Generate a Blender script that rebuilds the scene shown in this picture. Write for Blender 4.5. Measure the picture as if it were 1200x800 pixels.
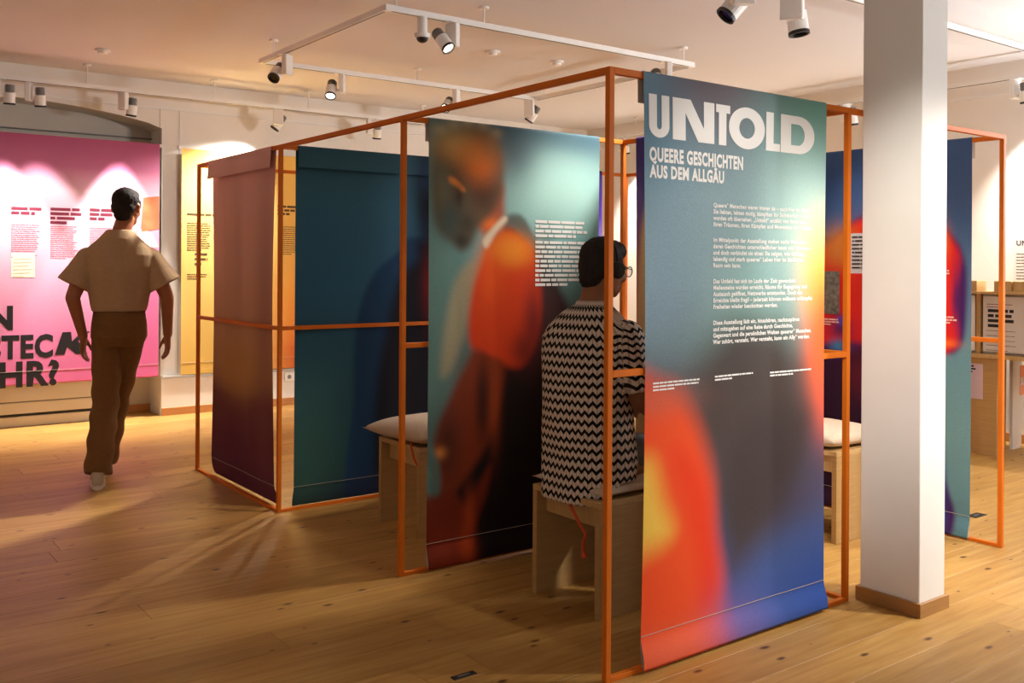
import bpy, bmesh, math, random
import numpy as np
from mathutils import Vector, Matrix
random.seed(7); rng = np.random.default_rng(7)
S = bpy.context.scene
for o in list(bpy.data.objects): bpy.data.objects.remove(o)
COL = S.collection

# ------------------------------------------------------------------ camera
FPX, YAW, ROLL, Y0 = 1126.7, 0.6414, 0.0063, 310.14
CAM = Vector((-2.1105, -2.3042, 1.3551))
FW = Vector((math.sin(YAW), math.cos(YAW), 0)); RT = Vector((math.cos(YAW), -math.sin(YAW), 0)); UP = Vector((0, 0, 1))
cd = bpy.data.cameras.new('camera'); cam = bpy.data.objects.new('camera', cd); COL.objects.link(cam)
cr, sr = math.cos(ROLL), math.sin(ROLL)
r_ = RT*cr + UP*sr; u_ = UP*cr - RT*sr
m = Matrix.Identity(4)
for i in range(3):
    m[i][0] = r_[i]; m[i][1] = u_[i]; m[i][2] = -FW[i]; m[i][3] = CAM[i]
cam.matrix_world = m
cd.sensor_width = 36; cd.lens = FPX/1200*36; cd.shift_y = -(400-Y0)/1200; cd.clip_start = .05
S.camera = cam
def hit(u, v, ax, val):
    """the point where the sight line through photo pixel (u, v) meets the plane axis=val"""
    a, b = u-600, v-Y0
    x = cr*a+sr*b; y = -sr*a+cr*b
    d = FW + RT*(x/FPX) - UP*(y/FPX)
    return CAM + d*((val-CAM[ax])/d[ax])

# ------------------------------------------------------------------ world, exposure
S.view_settings.view_transform = 'Standard'; S.view_settings.look = 'None'
S.view_settings.gamma = 1; S.view_settings.use_curve_mapping = False
S.view_settings.exposure = 0.9
W = bpy.data.worlds.new('world'); S.world = W; W.use_nodes = True
bg = W.node_tree.nodes['Background']; bg.inputs[0].default_value = (1, .92, .84, 1); bg.inputs[1].default_value = .19
WARM = (1, .935, .85)

# ------------------------------------------------------------------ helpers
def lin(c):
    c = np.asarray(c, float)/255
    return np.where(c <= .04045, c/12.92, ((c+.055)/1.055)**2.4)
def L4(c): return (*[float(x) for x in lin(c)], 1)
MATS = {}
def mat(name, rgb=(200, 200, 200), rough=.5, metal=0, spec=.5, emit=None, es=1, noise=0, nscale=20, bump=0, bscale=200, stretch=None):
    if name in MATS: return MATS[name]
    M = bpy.data.materials.new(name); M.use_nodes = True; N = M.node_tree.nodes; K = M.node_tree.links
    b = N['Principled BSDF']; b.inputs['Base Color'].default_value = L4(rgb); b.inputs['Roughness'].default_value = rough
    b.inputs['Metallic'].default_value = metal; b.inputs['Specular IOR Level'].default_value = spec
    if emit is not None:
        b.inputs['Emission Color'].default_value = L4(emit); b.inputs['Emission Strength'].default_value = es
    if noise or bump:
        tc = N.new('ShaderNodeTexCoord'); mp = N.new('ShaderNodeMapping'); K.new(tc.outputs['Object'], mp.inputs[0])
        if stretch: mp.inputs['Scale'].default_value = stretch
    if noise:
        t = N.new('ShaderNodeTexNoise'); t.inputs['Scale'].default_value = nscale; t.inputs['Detail'].default_value = 5; K.new(mp.outputs[0], t.inputs[0])
        rp = N.new('ShaderNodeValToRGB'); K.new(t.outputs[0], rp.inputs[0])
        c = np.array(L4(rgb)[:3])
        rp.color_ramp.elements[0].position = .3; rp.color_ramp.elements[1].position = .7
        rp.color_ramp.elements[0].color = (*(c*(1-noise)), 1); rp.color_ramp.elements[1].color = (*np.minimum(c*(1+noise), 1), 1)
        K.new(rp.outputs[0], b.inputs['Base Color'])
    if bump:
        t2 = N.new('ShaderNodeTexNoise'); t2.inputs['Scale'].default_value = bscale; K.new(mp.outputs[0], t2.inputs[0])
        bp = N.new('ShaderNodeBump'); bp.inputs['Strength'].default_value = bump; bp.inputs['Distance'].default_value = .002
        K.new(t2.outputs[0], bp.inputs['Height']); K.new(bp.outputs[0], b.inputs['Normal'])
    MATS[name] = M
    return M

class MB:
    """collects boxes, tubes, lofts and spheres for one mesh"""
    def __init__(s): s.v = []; s.f = []
    def add(s, vs, fs):
        n = len(s.v); s.v += [tuple(x) for x in vs]; s.f += [tuple(i+n for i in q) for q in fs]; return s
    def box(s, a, b, bev=0):
        a = Vector(a); b = Vector(b)
        if bev <= 0:
            vs = [(x, y, z) for z in (a.z, b.z) for y in (a.y, b.y) for x in (a.x, b.x)]
            return s.add(vs, [(0, 2, 3, 1), (4, 5, 7, 6), (0, 1, 5, 4), (2, 6, 7, 3), (0, 4, 6, 2), (1, 3, 7, 5)])
        bm = bmesh.new(); bmesh.ops.create_cube(bm, size=1)
        c = (a+b)/2; d = b-a
        for v in bm.verts: v.co = Vector((v.co.x*d.x, v.co.y*d.y, v.co.z*d.z))+c
        bmesh.ops.bevel(bm, geom=list(bm.edges), offset=bev, segments=1, affect='EDGES')
        bm.verts.index_update()
        s.add([v.co[:] for v in bm.verts], [[v.index for v in f.verts] for f in bm.faces]); bm.free(); return s
    def loft(s, rings, cap=True):
        n = len(rings[0]); vs = [p for r in rings for p in r]; fs = []
        for i in range(len(rings)-1):
            for j in range(n):
                k = (j+1) % n
                fs.append((i*n+j, i*n+k, (i+1)*n+k, (i+1)*n+j))
        if cap: fs += [tuple(range(n))[::-1], tuple(range((len(rings)-1)*n, len(rings)*n))]
        return s.add(vs, fs)
    def ering(s, c, u, v, n=20, p=2.0):
        """a (super)ellipse ring about c spanned by u and v"""
        c = Vector(c); u = Vector(u); v = Vector(v); out = []
        for i in range(n):
            t = 2*math.pi*i/n; x = math.cos(t); y = math.sin(t)
            x = math.copysign(abs(x)**(2/p), x); y = math.copysign(abs(y)**(2/p), y)
            out.append(c+u*x+v*y)
        return out
    def tube(s, pts, rad, n=10, cap=True):
        pts = [Vector(p) for p in pts]; rad = rad if hasattr(rad, '__len__') else [rad]*len(pts)
        rings = []; u = None
        for i, p in enumerate(pts):
            t = (pts[min(i+1, len(pts)-1)]-pts[max(i-1, 0)]).normalized()
            if u is None:
                u = t.cross(Vector((0, 0, 1)) if abs(t.z) < .9 else Vector((1, 0, 0))).normalized()
            else:
                u = (u-t*u.dot(t)).normalized()
            w = t.cross(u)
            rings.append(s.ering(p, u*rad[i], w*rad[i], n))
        return s.loft(rings, cap)
    def ball(s, c, r, n=16, m=10, rot=None):
        c = Vector(c); r = r if hasattr(r, '__len__') else (r, r, r)
        vs = []; fs = []
        for i in range(1, m):
            th = math.pi*i/m
            for j in range(n):
                ph = 2*math.pi*j/n
                p = Vector((r[0]*math.sin(th)*math.cos(ph), r[1]*math.sin(th)*math.sin(ph), r[2]*math.cos(th)))
                vs.append((rot@p if rot else p)+c)
        t = Vector((0, 0, r[2])); b = -t
        vs += [(rot@t if rot else t)+c, (rot@b if rot else b)+c]
        for i in range(m-2):
            for j in range(n):
                k = (j+1) % n; fs.append((i*n+j, (i+1)*n+j, (i+1)*n+k, i*n+k))
        T = len(vs)-2; B = T+1
        for j in range(n):
            k = (j+1) % n; fs.append((T, j, k)); fs.append((B, (m-2)*n+k, (m-2)*n+j))
        return s.add(vs, fs)
    def limb(s, pts, rad, n=14):
        s.tube(pts, rad, n)
        for p, r in zip(pts, rad): s.ball(p, r*.995, n, 8)
        return s
    def mesh(s, name):
        me = bpy.data.meshes.new(name); me.from_pydata(s.v, [], s.f); me.validate(); me.update(); return me
def link(name, me, material=None, parent=None, smooth=False):
    o = bpy.data.objects.new(name, me); COL.objects.link(o)
    if material is not None and not me.materials: me.materials.append(material)
    if parent is not None: o.parent = parent
    if smooth: me.polygons.foreach_set('use_smooth', [True]*len(me.polygons))
    return o
def build(name, mb, material, parent=None, smooth=False): return link(name, mb.mesh(name), material, parent, smooth)
def tag(o, label=None, cat=None, group=None, kind=None):
    if label: o['label'] = label
    if cat: o['category'] = cat
    if group: o['group'] = group
    if kind: o['kind'] = kind
    return o
def thing(name, label, cat, loc=(0, 0, 0), rz=0, group=None):
    o = bpy.data.objects.new(name, None); COL.objects.link(o); o.location = loc; o.rotation_euler = (0, 0, rz); o.empty_display_size = .1
    return tag(o, label, cat, group)
def remesh(mb, vox, it=3, fac=.5):
    me = mb.mesh('tmp'); o = bpy.data.objects.new('tmp', me); COL.objects.link(o)
    r = o.modifiers.new('r', 'REMESH'); r.mode = 'VOXEL'; r.voxel_size = vox
    if it:
        sm = o.modifiers.new('s', 'SMOOTH'); sm.factor = fac; sm.iterations = it
    dg = bpy.context.evaluated_depsgraph_get(); out = bpy.data.meshes.new_from_object(o.evaluated_get(dg))
    bpy.data.objects.remove(o); bpy.data.meshes.remove(me)
    out.polygons.foreach_set('use_smooth', [True]*len(out.polygons)); return out

# ------------------------------------------------------------------ materials
def plaster(name, rgb, holes=False):
    M = mat(name, rgb, .9, noise=.03, nscale=3, bump=.12, bscale=60, spec=.2)
    if holes:
        N = M.node_tree.nodes; K = M.node_tree.links; b = N['Principled BSDF']
        tc = N.new('ShaderNodeTexCoord'); v = N.new('ShaderNodeTexVoronoi'); v.inputs['Scale'].default_value = 55; v.inputs['Randomness'].default_value = 0
        mp = N.new('ShaderNodeMapping'); mp.inputs['Rotation'].default_value = (0, 0, .785); K.new(tc.outputs['Object'], mp.inputs[0]); K.new(mp.outputs[0], v.inputs[0])
        r = N.new('ShaderNodeValToRGB'); r.color_ramp.elements[0].position = .24; r.color_ramp.elements[1].position = .32
        c = lin(rgb); r.color_ramp.elements[0].color = (*(c*.90), 1); r.color_ramp.elements[1].color = (*c, 1)
        K.new(v.outputs['Distance'], r.inputs[0]); K.new(r.outputs[0], b.inputs['Base Color'])
    return M
M_WALL = plaster('white_plaster', (236, 230, 222))
M_CEIL = plaster('perforated_ceiling_board', (222, 219, 219), True)
M_COL = plaster('painted_column', (240, 236, 230))
M_ORANGE = mat('orange_lacquered_steel', (218, 112, 14), .6, spec=.3, noise=.06, nscale=8)
M_WHITEM = mat('white_powder_coat', (236, 233, 228), .4)
M_BLACK = mat('matt_black_metal', (18, 17, 17), .5)
M_GREYM = mat('grey_grille', (120, 116, 112), .5)
M_OFFLENS = mat('dark_reflector_lens', (24, 22, 21), .12)
M_LENS = mat('lit_lamp_lens', (255, 250, 240), .3, emit=(255, 244, 228), es=6)
M_PLY = mat('pale_plywood', (178, 140, 86), .55, noise=.10, nscale=6, stretch=(1, 1, 12))
M_PLYH = mat('pale_plywood_lengthways', (190, 154, 100), .55, noise=.10, nscale=6, stretch=(1, 12, 1))
M_OAK = mat('oak_plinth', (172, 124, 66), .5, noise=.12, nscale=5, stretch=(1, 1, 10))
M_BASE = mat('pine_baseboard', (190, 128, 66), .5, noise=.12, nscale=5, stretch=(1, 1, 14))
M_LINEN = mat('natural_linen', (206, 184, 160), .9, noise=.05, nscale=60, bump=.3, bscale=600)
M_CORD = mat('orange_cord', (205, 78, 30), .8)
M_INK = mat('white_print', (245, 243, 240), .8)
M_INKB = mat('black_print', (30, 24, 26), .8)
M_INKP = mat('maroon_print', (128, 38, 62), .8)
M_INKBR = mat('brown_print', (92, 66, 40), .8)

def plank_material():
    M = bpy.data.materials.new('oiled_pine_plank'); M.use_nodes = True; N = M.node_tree.nodes; K = M.node_tree.links
    b = N['Principled BSDF']; b.inputs['Roughness'].default_value = .46; b.inputs['Specular IOR Level'].default_value = .42
    geo = N.new('ShaderNodeNewGeometry'); oi = N.new('ShaderNodeObjectInfo')
    mul = N.new('ShaderNodeMath'); mul.operation = 'MULTIPLY'; mul.inputs[1].default_value = 37; K.new(oi.outputs['Random'], mul.inputs[0])
    cmb = N.new('ShaderNodeCombineXYZ'); K.new(mul.outputs[0], cmb.inputs[2]); K.new(mul.outputs[0], cmb.inputs[0])
    add = N.new('ShaderNodeVectorMath'); add.operation = 'ADD'; K.new(geo.outputs['Position'], add.inputs[0]); K.new(cmb.outputs[0], add.inputs[1])
    mp = N.new('ShaderNodeMapping'); mp.inputs['Scale'].default_value = (1.1, 16, 1); K.new(add.outputs[0], mp.inputs[0])
    g = N.new('ShaderNodeTexNoise'); g.inputs['Scale'].default_value = 2.2; g.inputs['Detail'].default_value = 7; g.inputs['Distortion'].default_value = .6; K.new(mp.outputs[0], g.inputs[0])
    rp = N.new('ShaderNodeValToRGB'); K.new(g.outputs[0], rp.inputs[0])
    rp.color_ramp.elements[0].position = .25; rp.color_ramp.elements[0].color = L4((172, 124, 56))
    rp.color_ramp.elements[1].position = .75; rp.color_ramp.elements[1].color = L4((204, 160, 90))
    # per-plank tint
    tint = N.new('ShaderNodeValToRGB'); K.new(oi.outputs['Random'], tint.inputs[0])
    tint.color_ramp.elements[0].color = (.78, .75, .68, 1); tint.color_ramp.elements[1].color = (1, 1, 1, 1)
    mx = N.new('ShaderNodeMix'); mx.data_type = 'RGBA'; mx.blend_type = 'MULTIPLY'; mx.inputs[0].default_value = 1
    K.new(rp.outputs[0], mx.inputs[6]); K.new(tint.outputs[0], mx.inputs[7])
    # knots
    mp2 = N.new('ShaderNodeMapping'); mp2.inputs['Scale'].default_value = (3.4, 7.5, 1); K.new(add.outputs[0], mp2.inputs[0])
    dn = N.new('ShaderNodeTexNoise'); dn.inputs['Scale'].default_value = 8; K.new(mp2.outputs[0], dn.inputs[0])
    dm = N.new('ShaderNodeMix'); dm.data_type = 'RGBA'; dm.inputs[0].default_value = .05; K.new(mp2.outputs[0], dm.inputs[6]); K.new(dn.outputs[1], dm.inputs[7])
    v = N.new('ShaderNodeTexVoronoi'); v.voronoi_dimensions = '2D'; v.inputs['Scale'].default_value = 1; K.new(dm.outputs[2], v.inputs[0])
    sep = N.new('ShaderNodeSeparateColor'); K.new(v.outputs['Color'], sep.inputs[0])
    sz = N.new('ShaderNodeMath'); sz.operation = 'MULTIPLY_ADD'; sz.inputs[1].default_value = .16; sz.inputs[2].default_value = -.05; K.new(sep.outputs[0], sz.inputs[0])
    dv = N.new('ShaderNodeMath'); dv.operation = 'DIVIDE'; K.new(v.outputs['Distance'], dv.inputs[0]); 
    mxx = N.new('ShaderNodeMath'); mxx.operation = 'MAXIMUM'; mxx.inputs[1].default_value = .01; K.new(sz.outputs[0], mxx.inputs[0]); K.new(mxx.outputs[0], dv.inputs[1])
    kr = N.new('ShaderNodeValToRGB'); K.new(dv.outputs[0], kr.inputs[0])
    kr.color_ramp.elements[0].position = .35; kr.color_ramp.elements[0].color = (1, 1, 1, 1)
    kr.color_ramp.elements[1].position = 1.0; kr.color_ramp.elements[1].color = (0, 0, 0, 1)
    mk = N.new('ShaderNodeMix'); mk.data_type = 'RGBA'; K.new(kr.outputs[0], mk.inputs[0]); K.new(mx.outputs[2], mk.inputs[6]); mk.inputs[7].default_value = L4((86, 46, 20))
    K.new(mk.outputs[2], b.inputs['Base Color'])
    bp = N.new('ShaderNodeBump'); bp.inputs['Strength'].default_value = .08; bp.inputs['Distance'].default_value = .002; K.new(g.outputs[0], bp.inputs['Height']); K.new(bp.outputs[0], b.inputs['Normal'])
    return M
M_PLANK = plank_material()

def print_material(double=False):
    """woven banner cloth: printed face from the colour attribute, pale unprinted back"""
    M = bpy.data.materials.new('dyed_through_banner_cloth' if double else 'printed_banner_cloth'); M.use_nodes = True; N = M.node_tree.nodes; K = M.node_tree.links
    b = N['Principled BSDF']; b.inputs['Roughness'].default_value = .75; b.inputs['Specular IOR Level'].default_value = .25
    a = N.new('ShaderNodeVertexColor'); a.layer_name = 'print'
    geo = N.new('ShaderNodeNewGeometry')
    mx = N.new('ShaderNodeMix'); mx.data_type = 'RGBA'; mx.inputs[0].default_value = 0; (None if double else K.new(geo.outputs['Backfacing'], mx.inputs[0])); K.new(a.outputs[0], mx.inputs[6]); mx.inputs[7].default_value = L4((205, 196, 186))
    tc = N.new('ShaderNodeTexCoord'); w = N.new('ShaderNodeTexNoise'); w.inputs['Scale'].default_value = 240; w.inputs['Detail'].default_value = 2; K.new(tc.outputs['Object'], w.inputs[0])
    g = N.new('ShaderNodeMix'); g.data_type = 'RGBA'; g.blend_type = 'OVERLAY'; g.inputs[0].default_value = .22; K.new(mx.outputs[2], g.inputs[6]); K.new(w.outputs[0], g.inputs[7])
    K.new(g.outputs[2], b.inputs['Base Color'])
    bp = N.new('ShaderNodeBump'); bp.inputs['Strength'].default_value = .15; bp.inputs['Distance'].default_value = .001; K.new(w.outputs[0], bp.inputs['Height']); K.new(bp.outputs[0], b.inputs['Normal'])
    return M
M_PRINT = print_material(); M_PRINT2 = print_material(True)

# ------------------------------------------------------------------ lamps on tracks
CEIL = 2.97
def spotlight(at, aim, power, lit, label, group, cone=50, blend=.6, box_side=1, color=WARM, size=1.0, soft=.04):
    """a track head at `at` (underside of the track), turned towards `aim`"""
    at = Vector(at); aim = Vector(aim)
    d = aim-(at-Vector((0, 0, .13*size))); az = math.atan2(d.y, d.x)
    t = thing('track_spotlight', label, 'spotlight', at, 0, group)
    h = Vector((math.cos(az), math.sin(az), 0)); s = Vector((-h.y, h.x, 0))*box_side
    R = Matrix((h, s, Vector((0, 0, 1)))).transposed()
    def place(mb): mb.v = [tuple(R@(Vector(p)*size)) for p in mb.v]; return mb
    b = MB().box((-.035, -.022, -.004), (.035, .022, 0)); build('adapter', place(b), M_WHITEM, t)
    b = MB().box((-.045, .012, -.15), (.045, .052, -.004), .004); build('driver_box', place(b), M_WHITEM, t)
    b = MB().box((-.01, -.02, -.14), (.01, .014, -.12)); build('swivel', place(b), M_WHITEM, t)
    c = at-Vector((0, 0, .13*size))-s*(.052*size); dn = d.normalized()
    c -= at
    q = dn.to_track_quat('-Z', 'Y').to_matrix()
    def cyl(r0, r1, z0, z1, n=20):
        return MB().loft([[c+q@(Vector((r*math.cos(2*math.pi*i/n), r*math.sin(2*math.pi*i/n), z))*size) for i in range(n)] for r, z in ((r0, z0), (r1, z1))])
    hd = build('lamp_head', cyl(.042, .042, .03, -.05), M_WHITEM, t)
    g = MB()
    for k in range(4):
        e = cyl(.037, .037, .036+k*.013, .044+k*.013); g.add(e.v, e.f)
    e = cyl(.030, .030, .03, .092); g.add(e.v, e.f)
    build('heat_sink', g, M_GREYM, t)
    n = 20; rg = []
    for r, z in ((.0425, -.05), (.0435, -.064), (.035, -.064), (.033, -.052)):
        rg.append([c+q@(Vector((r*math.cos(2*math.pi*i/n), r*math.sin(2*math.pi*i/n), z))*size) for i in range(n)])
    build('front_ring', MB().loft(rg, False), M_BLACK, t)
    build('lens', cyl(.0335, .0335, -.048, -.054), M_LENS if lit else M_OFFLENS, t)
    if power:
        ld = bpy.data.lights.new('lamp', 'SPOT'); ld.energy = power; ld.color = color; ld.spot_size = math.radians(cone); ld.spot_blend = blend; ld.shadow_soft_size = soft
        lo = bpy.data.objects.new('lamp', ld); COL.objects.link(lo); lo.parent = t
        lo.location = c+dn*.075*size; lo.rotation_euler = dn.to_track_quat('-Z', 'Y').to_euler()
    return t
def rail_box(a, b, w, z0, z1):
    a = Vector((a[0], a[1], 0)); b = Vector((b[0], b[1], 0)); t = (b-a).normalized(); s = Vector((-t.y, t.x, 0))*w/2
    vs = [p+q+Vector((0, 0, z)) for z in (z0, z1) for p, q in ((a, -s), (b, -s), (b, s), (a, s))]
    return MB().add(vs, [(3, 2, 1, 0), (4, 5, 6, 7), (0, 1, 5, 4), (1, 2, 6, 5), (2, 3, 7, 6), (3, 0, 4, 7)])
def track(label, pts, z0, hangers, closed=False, group=None):
    t = thing('lighting_track', label, 'track', (pts[0][0], pts[0][1], z0))
    n = len(pts)
    for i in range(n if closed else n-1):
        a = pts[i]; b = pts[(i+1) % n]
        d = (Vector(b)-Vector(a)).normalized()*.0175 if closed else Vector((0, 0))
        o = build('track_rail', rail_box(Vector(a)-d, Vector(b)-d, .035, z0, z0+.034), M_WHITEM, t); o.matrix_parent_inverse = Matrix.Translation((-pts[0][0], -pts[0][1], -z0))
        g = build('groove', rail_box(Vector(a)+(Vector(b)-Vector(a)).normalized()*.03, Vector(b)-(Vector(b)-Vector(a)).normalized()*.03, .016, z0-.0015, z0+.002), M_GREYM, o)
    for hx, hy in hangers:
        mb = MB().tube([(hx, hy, z0+.034), (hx, hy, CEIL-.012)], .005, 8)
        o = build('suspension_rod', mb, M_WHITEM, t); o.matrix_parent_inverse = Matrix.Translation((-pts[0][0], -pts[0][1], -z0))
        o = build('ceiling_disc', MB().tube([(hx, hy, CEIL-.014), (hx, hy, CEIL)], .032, 16), M_WHITEM, t); o.matrix_parent_inverse = Matrix.Translation((-pts[0][0], -pts[0][1], -z0))
    return t
ZT = 2.835; ZW = 2.775
track('rectangular white lighting track hung over the exhibition frame', [(.66, 2.64), (3.24, 2.64), (3.24, 4.52), (.66, 4.52)], ZT, [(.72, 2.64), (1.35, 2.64), (3.15, 2.64), (3.24, 4.4), (.66, 4.3), (2.0, 4.52)], True)
track('long white lighting track in front of the wall with the pink banner', [(-2.6, 6.07), (5.0, 6.07)], ZW, [(-1.6, 6.07), (-.2, 6.07), (.85, 6.07), (1.75, 6.07), (3.0, 6.07), (4.4, 6.07)])
track('straight white lighting track beside the white column', [(1.2, .86), (5.0, .86)], ZT, [(1.4, .86), (3.0, .86), (4.7, .86)])
track('white lighting track along the wall with the timber stand', [(5.24, .3), (5.24, 5.6)], ZW, [(5.24, .8), (5.24, 2.4), (5.24, 4.0), (5.24, 5.3)])
track('added unseen white lighting track facing the title banner', [(-1.6, -1.75), (3.2, -1.75)], ZT, [(-1.2, -1.75), (.8, -1.75), (2.8, -1.75)])  # added out of view to carry the front fill lamps
GW = 'spotlights washing the banner wall'; GR = 'spotlights on the rectangular track'; GC = 'spotlights on the track beside the column'
for x, ax, p, cn, lb in ((-.82, -.80, 70, 50, 'one of two close white spotlights hanging before the crown of the niche arch'), (-.60, -.45, 30, 56, 'one of two close white spotlights hanging before the crown of the niche arch'),
        (.11, -.03, 70, 50, 'single white spotlight hanging before the sloping end of the niche arch'), (1.45, .62, 190, 90, 'white spotlight tilted towards the yellow banner from the long track'), (2.42, 2.5, 60, 80, 'white spotlight on the long track seen above the teal silhouette banner')):
    spotlight((x, 6.07, ZW), (ax, 6.40, 0.2 if cn < 60 else 1.3), p*1.5, False, lb, GW, cone=cn, blend=.35 if cn < 60 else .9)
spotlight((1.09, 2.64, ZT), (1.75, .6, .2), 45, True, 'white spotlight with lit lens and long driver box near the corner of the rectangular track', GR, cone=42)
spotlight((.66, 4.13, ZT), (-1.5, 2.6, 0), 200, False, 'white spotlight with dark lens on the short side of the rectangular track', GR, cone=46, blend=.8)
spotlight((1.28, 4.52, ZT), (.3, 3.2, .2), 40, True, 'white spotlight with lit lens beside the dark lensed one on the rectangular track', GR, cone=42)
spotlight((2.35, 4.52, ZT), (-.45, 2.42, 0), 110, True, 'white spotlight with lit lens half hidden by the orange top rail', GR, cone=24)
spotlight((3.18, 4.52, ZT), (2.5, 5.6, .8), 40, False, 'white spotlight hanging at the corner of the rectangular track above the portrait banner', GR, cone=50)
spotlight((2.95, 2.64, ZT), (2.1, 1.4, .6), 30, False, 'white spotlight on the rectangular track behind the title banner', GR, cone=50)
spotlight((2.09, .86, ZT), (2.16, .70, 1.5), 30, False, 'white spotlight with long driver box on the track beside the column', GC, cone=60, size=1.3, box_side=-1)
spotlight((1.66, .86, ZT), (.85, 1.3, 1.62), 105, False, 'white spotlight turned to the orange portrait banner from the track beside the column', GC, soft=.13, cone=40, size=1.25)
GS = 'spotlights along the timber stand wall'; ls = 'white spotlight with black rim washing the bright wall behind the timber stand'
for y, lb in ((1.2, 'white spotlight with black rim on the wall track above the timber stand'), (2.66, 'white spotlight with black rim seen between the title banner and the column'), (3.8, ls), (4.7, ls), (5.5, 'small white spotlight at the far room corner seen behind the seated person')): spotlight((5.24, y, ZW), (5.5, y-.05, 1.0), 120, False, lb, GS, cone=90, blend=.9)
GF = 'added unseen spotlights facing the title banner'; lf = 'added white spotlight on the unseen track facing the title banner'  # lamps added out of view to light title banner, column and floor
spotlight((.35, -1.75, ZT), (.62, 0, 1.25), 44, True, lf, GF, cone=42, blend=.7)
spotlight((2.5, -1.75, ZT), (1.66, -.28, 1.1), 180, True, lf, GF, cone=50, blend=.8)
spotlight((-.55, -1.75, ZT), (1.55, -.14, 1.15), 150, True, lf, GF, cone=36, blend=.9)
spotlight((3.1, -1.75, ZT), (3.0, .1, .0), 75, True, lf, GF, cone=60, blend=.8)

def uplighter(at, aim, power, label):  # made-up lamps out of view, added to brighten the ceiling
    t = thing('added_wall_uplighter', label, 'added fill lamp', at, 0, 'added unseen uplighters on the right wall')
    build('bracket', MB().box((-.03, -.04, -.10), (0, .04, .02), .004), M_WHITEM, t)
    build('bowl', MB().loft([MB().ering((-.11, 0, z), (r, 0, 0), (0, r, 0), 24) for r, z in ((.03, -.10), (.08, -.06), (.10, 0), (.094, 0), (.07, -.04), (.02, -.06))], False), M_WHITEM, t)
    ld = bpy.data.lights.new('lamp', 'SPOT'); ld.energy = power; ld.color = (.93, .96, 1); ld.spot_size = math.radians(160); ld.spot_blend = .6; ld.shadow_soft_size = .09
    lo = bpy.data.objects.new('lamp', ld); COL.objects.link(lo); lo.parent = t; lo.location = (-.11, 0, .03)
    lo.rotation_euler = (Vector(aim)-Vector(at)).to_track_quat('-Z', 'Y').to_euler()
uplighter((5.49, -1.0, 1.9), (2.2, 1.0, CEIL), 190, 'added unseen white bowl uplighter on the right wall')
uplighter((5.49, -2.2, 1.9), (1.2, -1.0, CEIL), 270, 'added unseen white bowl uplighter on the right wall')

# ------------------------------------------------------------------ the room
XR, YB, XL, YF = 5.5, 6.4, -3.6, -2.6
def struct(name, mb, m, parent=None): 
    o = build(name, mb, m, parent)
    if parent is None: o['kind'] = 'structure'
    return o
floor = struct('floor', MB().box((XL, YF, -.12), (XR+.1, YB+.6, -.022)), M_OAK)
PW = .19; y = .301-PW*16; row = 0
while y < YB+.5:
    x = XL-random.random()*2.5
    cuts = [x]
    while x < XR: x += random.uniform(2.2, 4.2); cuts.append(x)
    if abs(y-.301) < .01: cuts = [-3.6, -2.3, -.455, -.236, 2.6, 5.5]
    for a, b in zip(cuts[:-1], cuts[1:]):
        a = max(a, XL); b = min(b, XR)
        if b-a < .05: continue
        g = .0008; h = .0009
        x0, x1, y0, y1 = a+g, b-g, y+g, y+PW-g
        mb = MB().loft([[(x0, y0, -.022), (x1, y0, -.022), (x1, y1, -.022), (x0, y1, -.022)], [(x0, y0, -h), (x1, y0, -h), (x1, y1, -h), (x0, y1, -h)], [(x0+h, y0+h, 0), (x1-h, y0+h, 0), (x1-h, y1-h, 0), (x0+h, y1-h, 0)]])
        build('plank', mb, M_PLANK, floor)
    y += PW
struct('ceiling', MB().box((XL, YF, CEIL), (XR+.1, YB+.6, CEIL+.1)), M_CEIL)
struct('wall_right', MB().box((XR, YF, 0), (XR+.1, YB+.6, CEIL)), M_WALL)
struct('wall_left', MB().box((XL-.1, -1.2, 0), (XL, YB+.6, CEIL)), M_WALL)
# back wall with an arched niche (X -2.3 .. 0.5)
NX0, NX1, NZ, NA = -2.3, .50, 2.545, 2.70
mb = MB()
mb.box((NX1, YB, .335), (XR, YB+.6, CEIL)); mb.box((XL, YB, 0), (NX0, YB+.6, CEIL))
n = 24; arc = []
for i in range(n+1):
    x = NX0+(NX1-NX0)*i/n; u = 2*i/n-1
    arc.append((x, NZ+(NA-NZ)*(1-u*u)**.75))
vs = []; fs = []
for x, z in arc: vs += [(x, YB, z), (x, YB, CEIL), (x, YB+.6, z), (x, YB+.6, CEIL)]
for i in range(n):
    a = i*4; b = a+4
    fs += [(a, b, b+1, a+1), (a, a+2, b+2, b)]
mb.add(vs, fs)
mb.box((NX1, YB-.04, 0), (XR, YB+.6, .335))
wb = struct('wall_back', mb, M_WALL)
struct('trim_1', MB().box((NX1+.005, YB-.055, .325), (XR, YB, .347)), mat('grey_sill', (176, 170, 162), .5))
struct('wall_niche', MB().box((NX0, YB+.32, 0), (NX1, YB+.6, CEIL-.1)), plaster('niche_plaster', (214, 204, 190)))
struct('trim_2', MB().box((NX0, YB+.29, 2.475), (NX1-.0, YB+.32, 2.485)), M_GREYM)
struct('trim_3', MB().box((NX0, YB+.26, 2.335), (NX1-.18, YB+.32, 2.375)), mat('dark_blind_rail', (52, 46, 40), .6))
struct('baseboard_back', MB().box((NX1, YB-.055, 0), (XR, YB-.04, .07), .003), M_BASE)
struct('baseboard_niche', MB().box((.14, YB+.29, 0), (NX1, YB+.32, .07), .003), M_BASE)
struct('baseboard_right', MB().box((XR-.015, YF, 0), (XR, YB-.06, .07), .003), M_BASE)
struct('trim_4', MB().box((-3.2, YB-.012, 2.715), (XR, YB, 2.735)).box((XR-.012, -2, 2.715), (XR, YB-.02, 2.735)), M_WHITEM)
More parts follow.
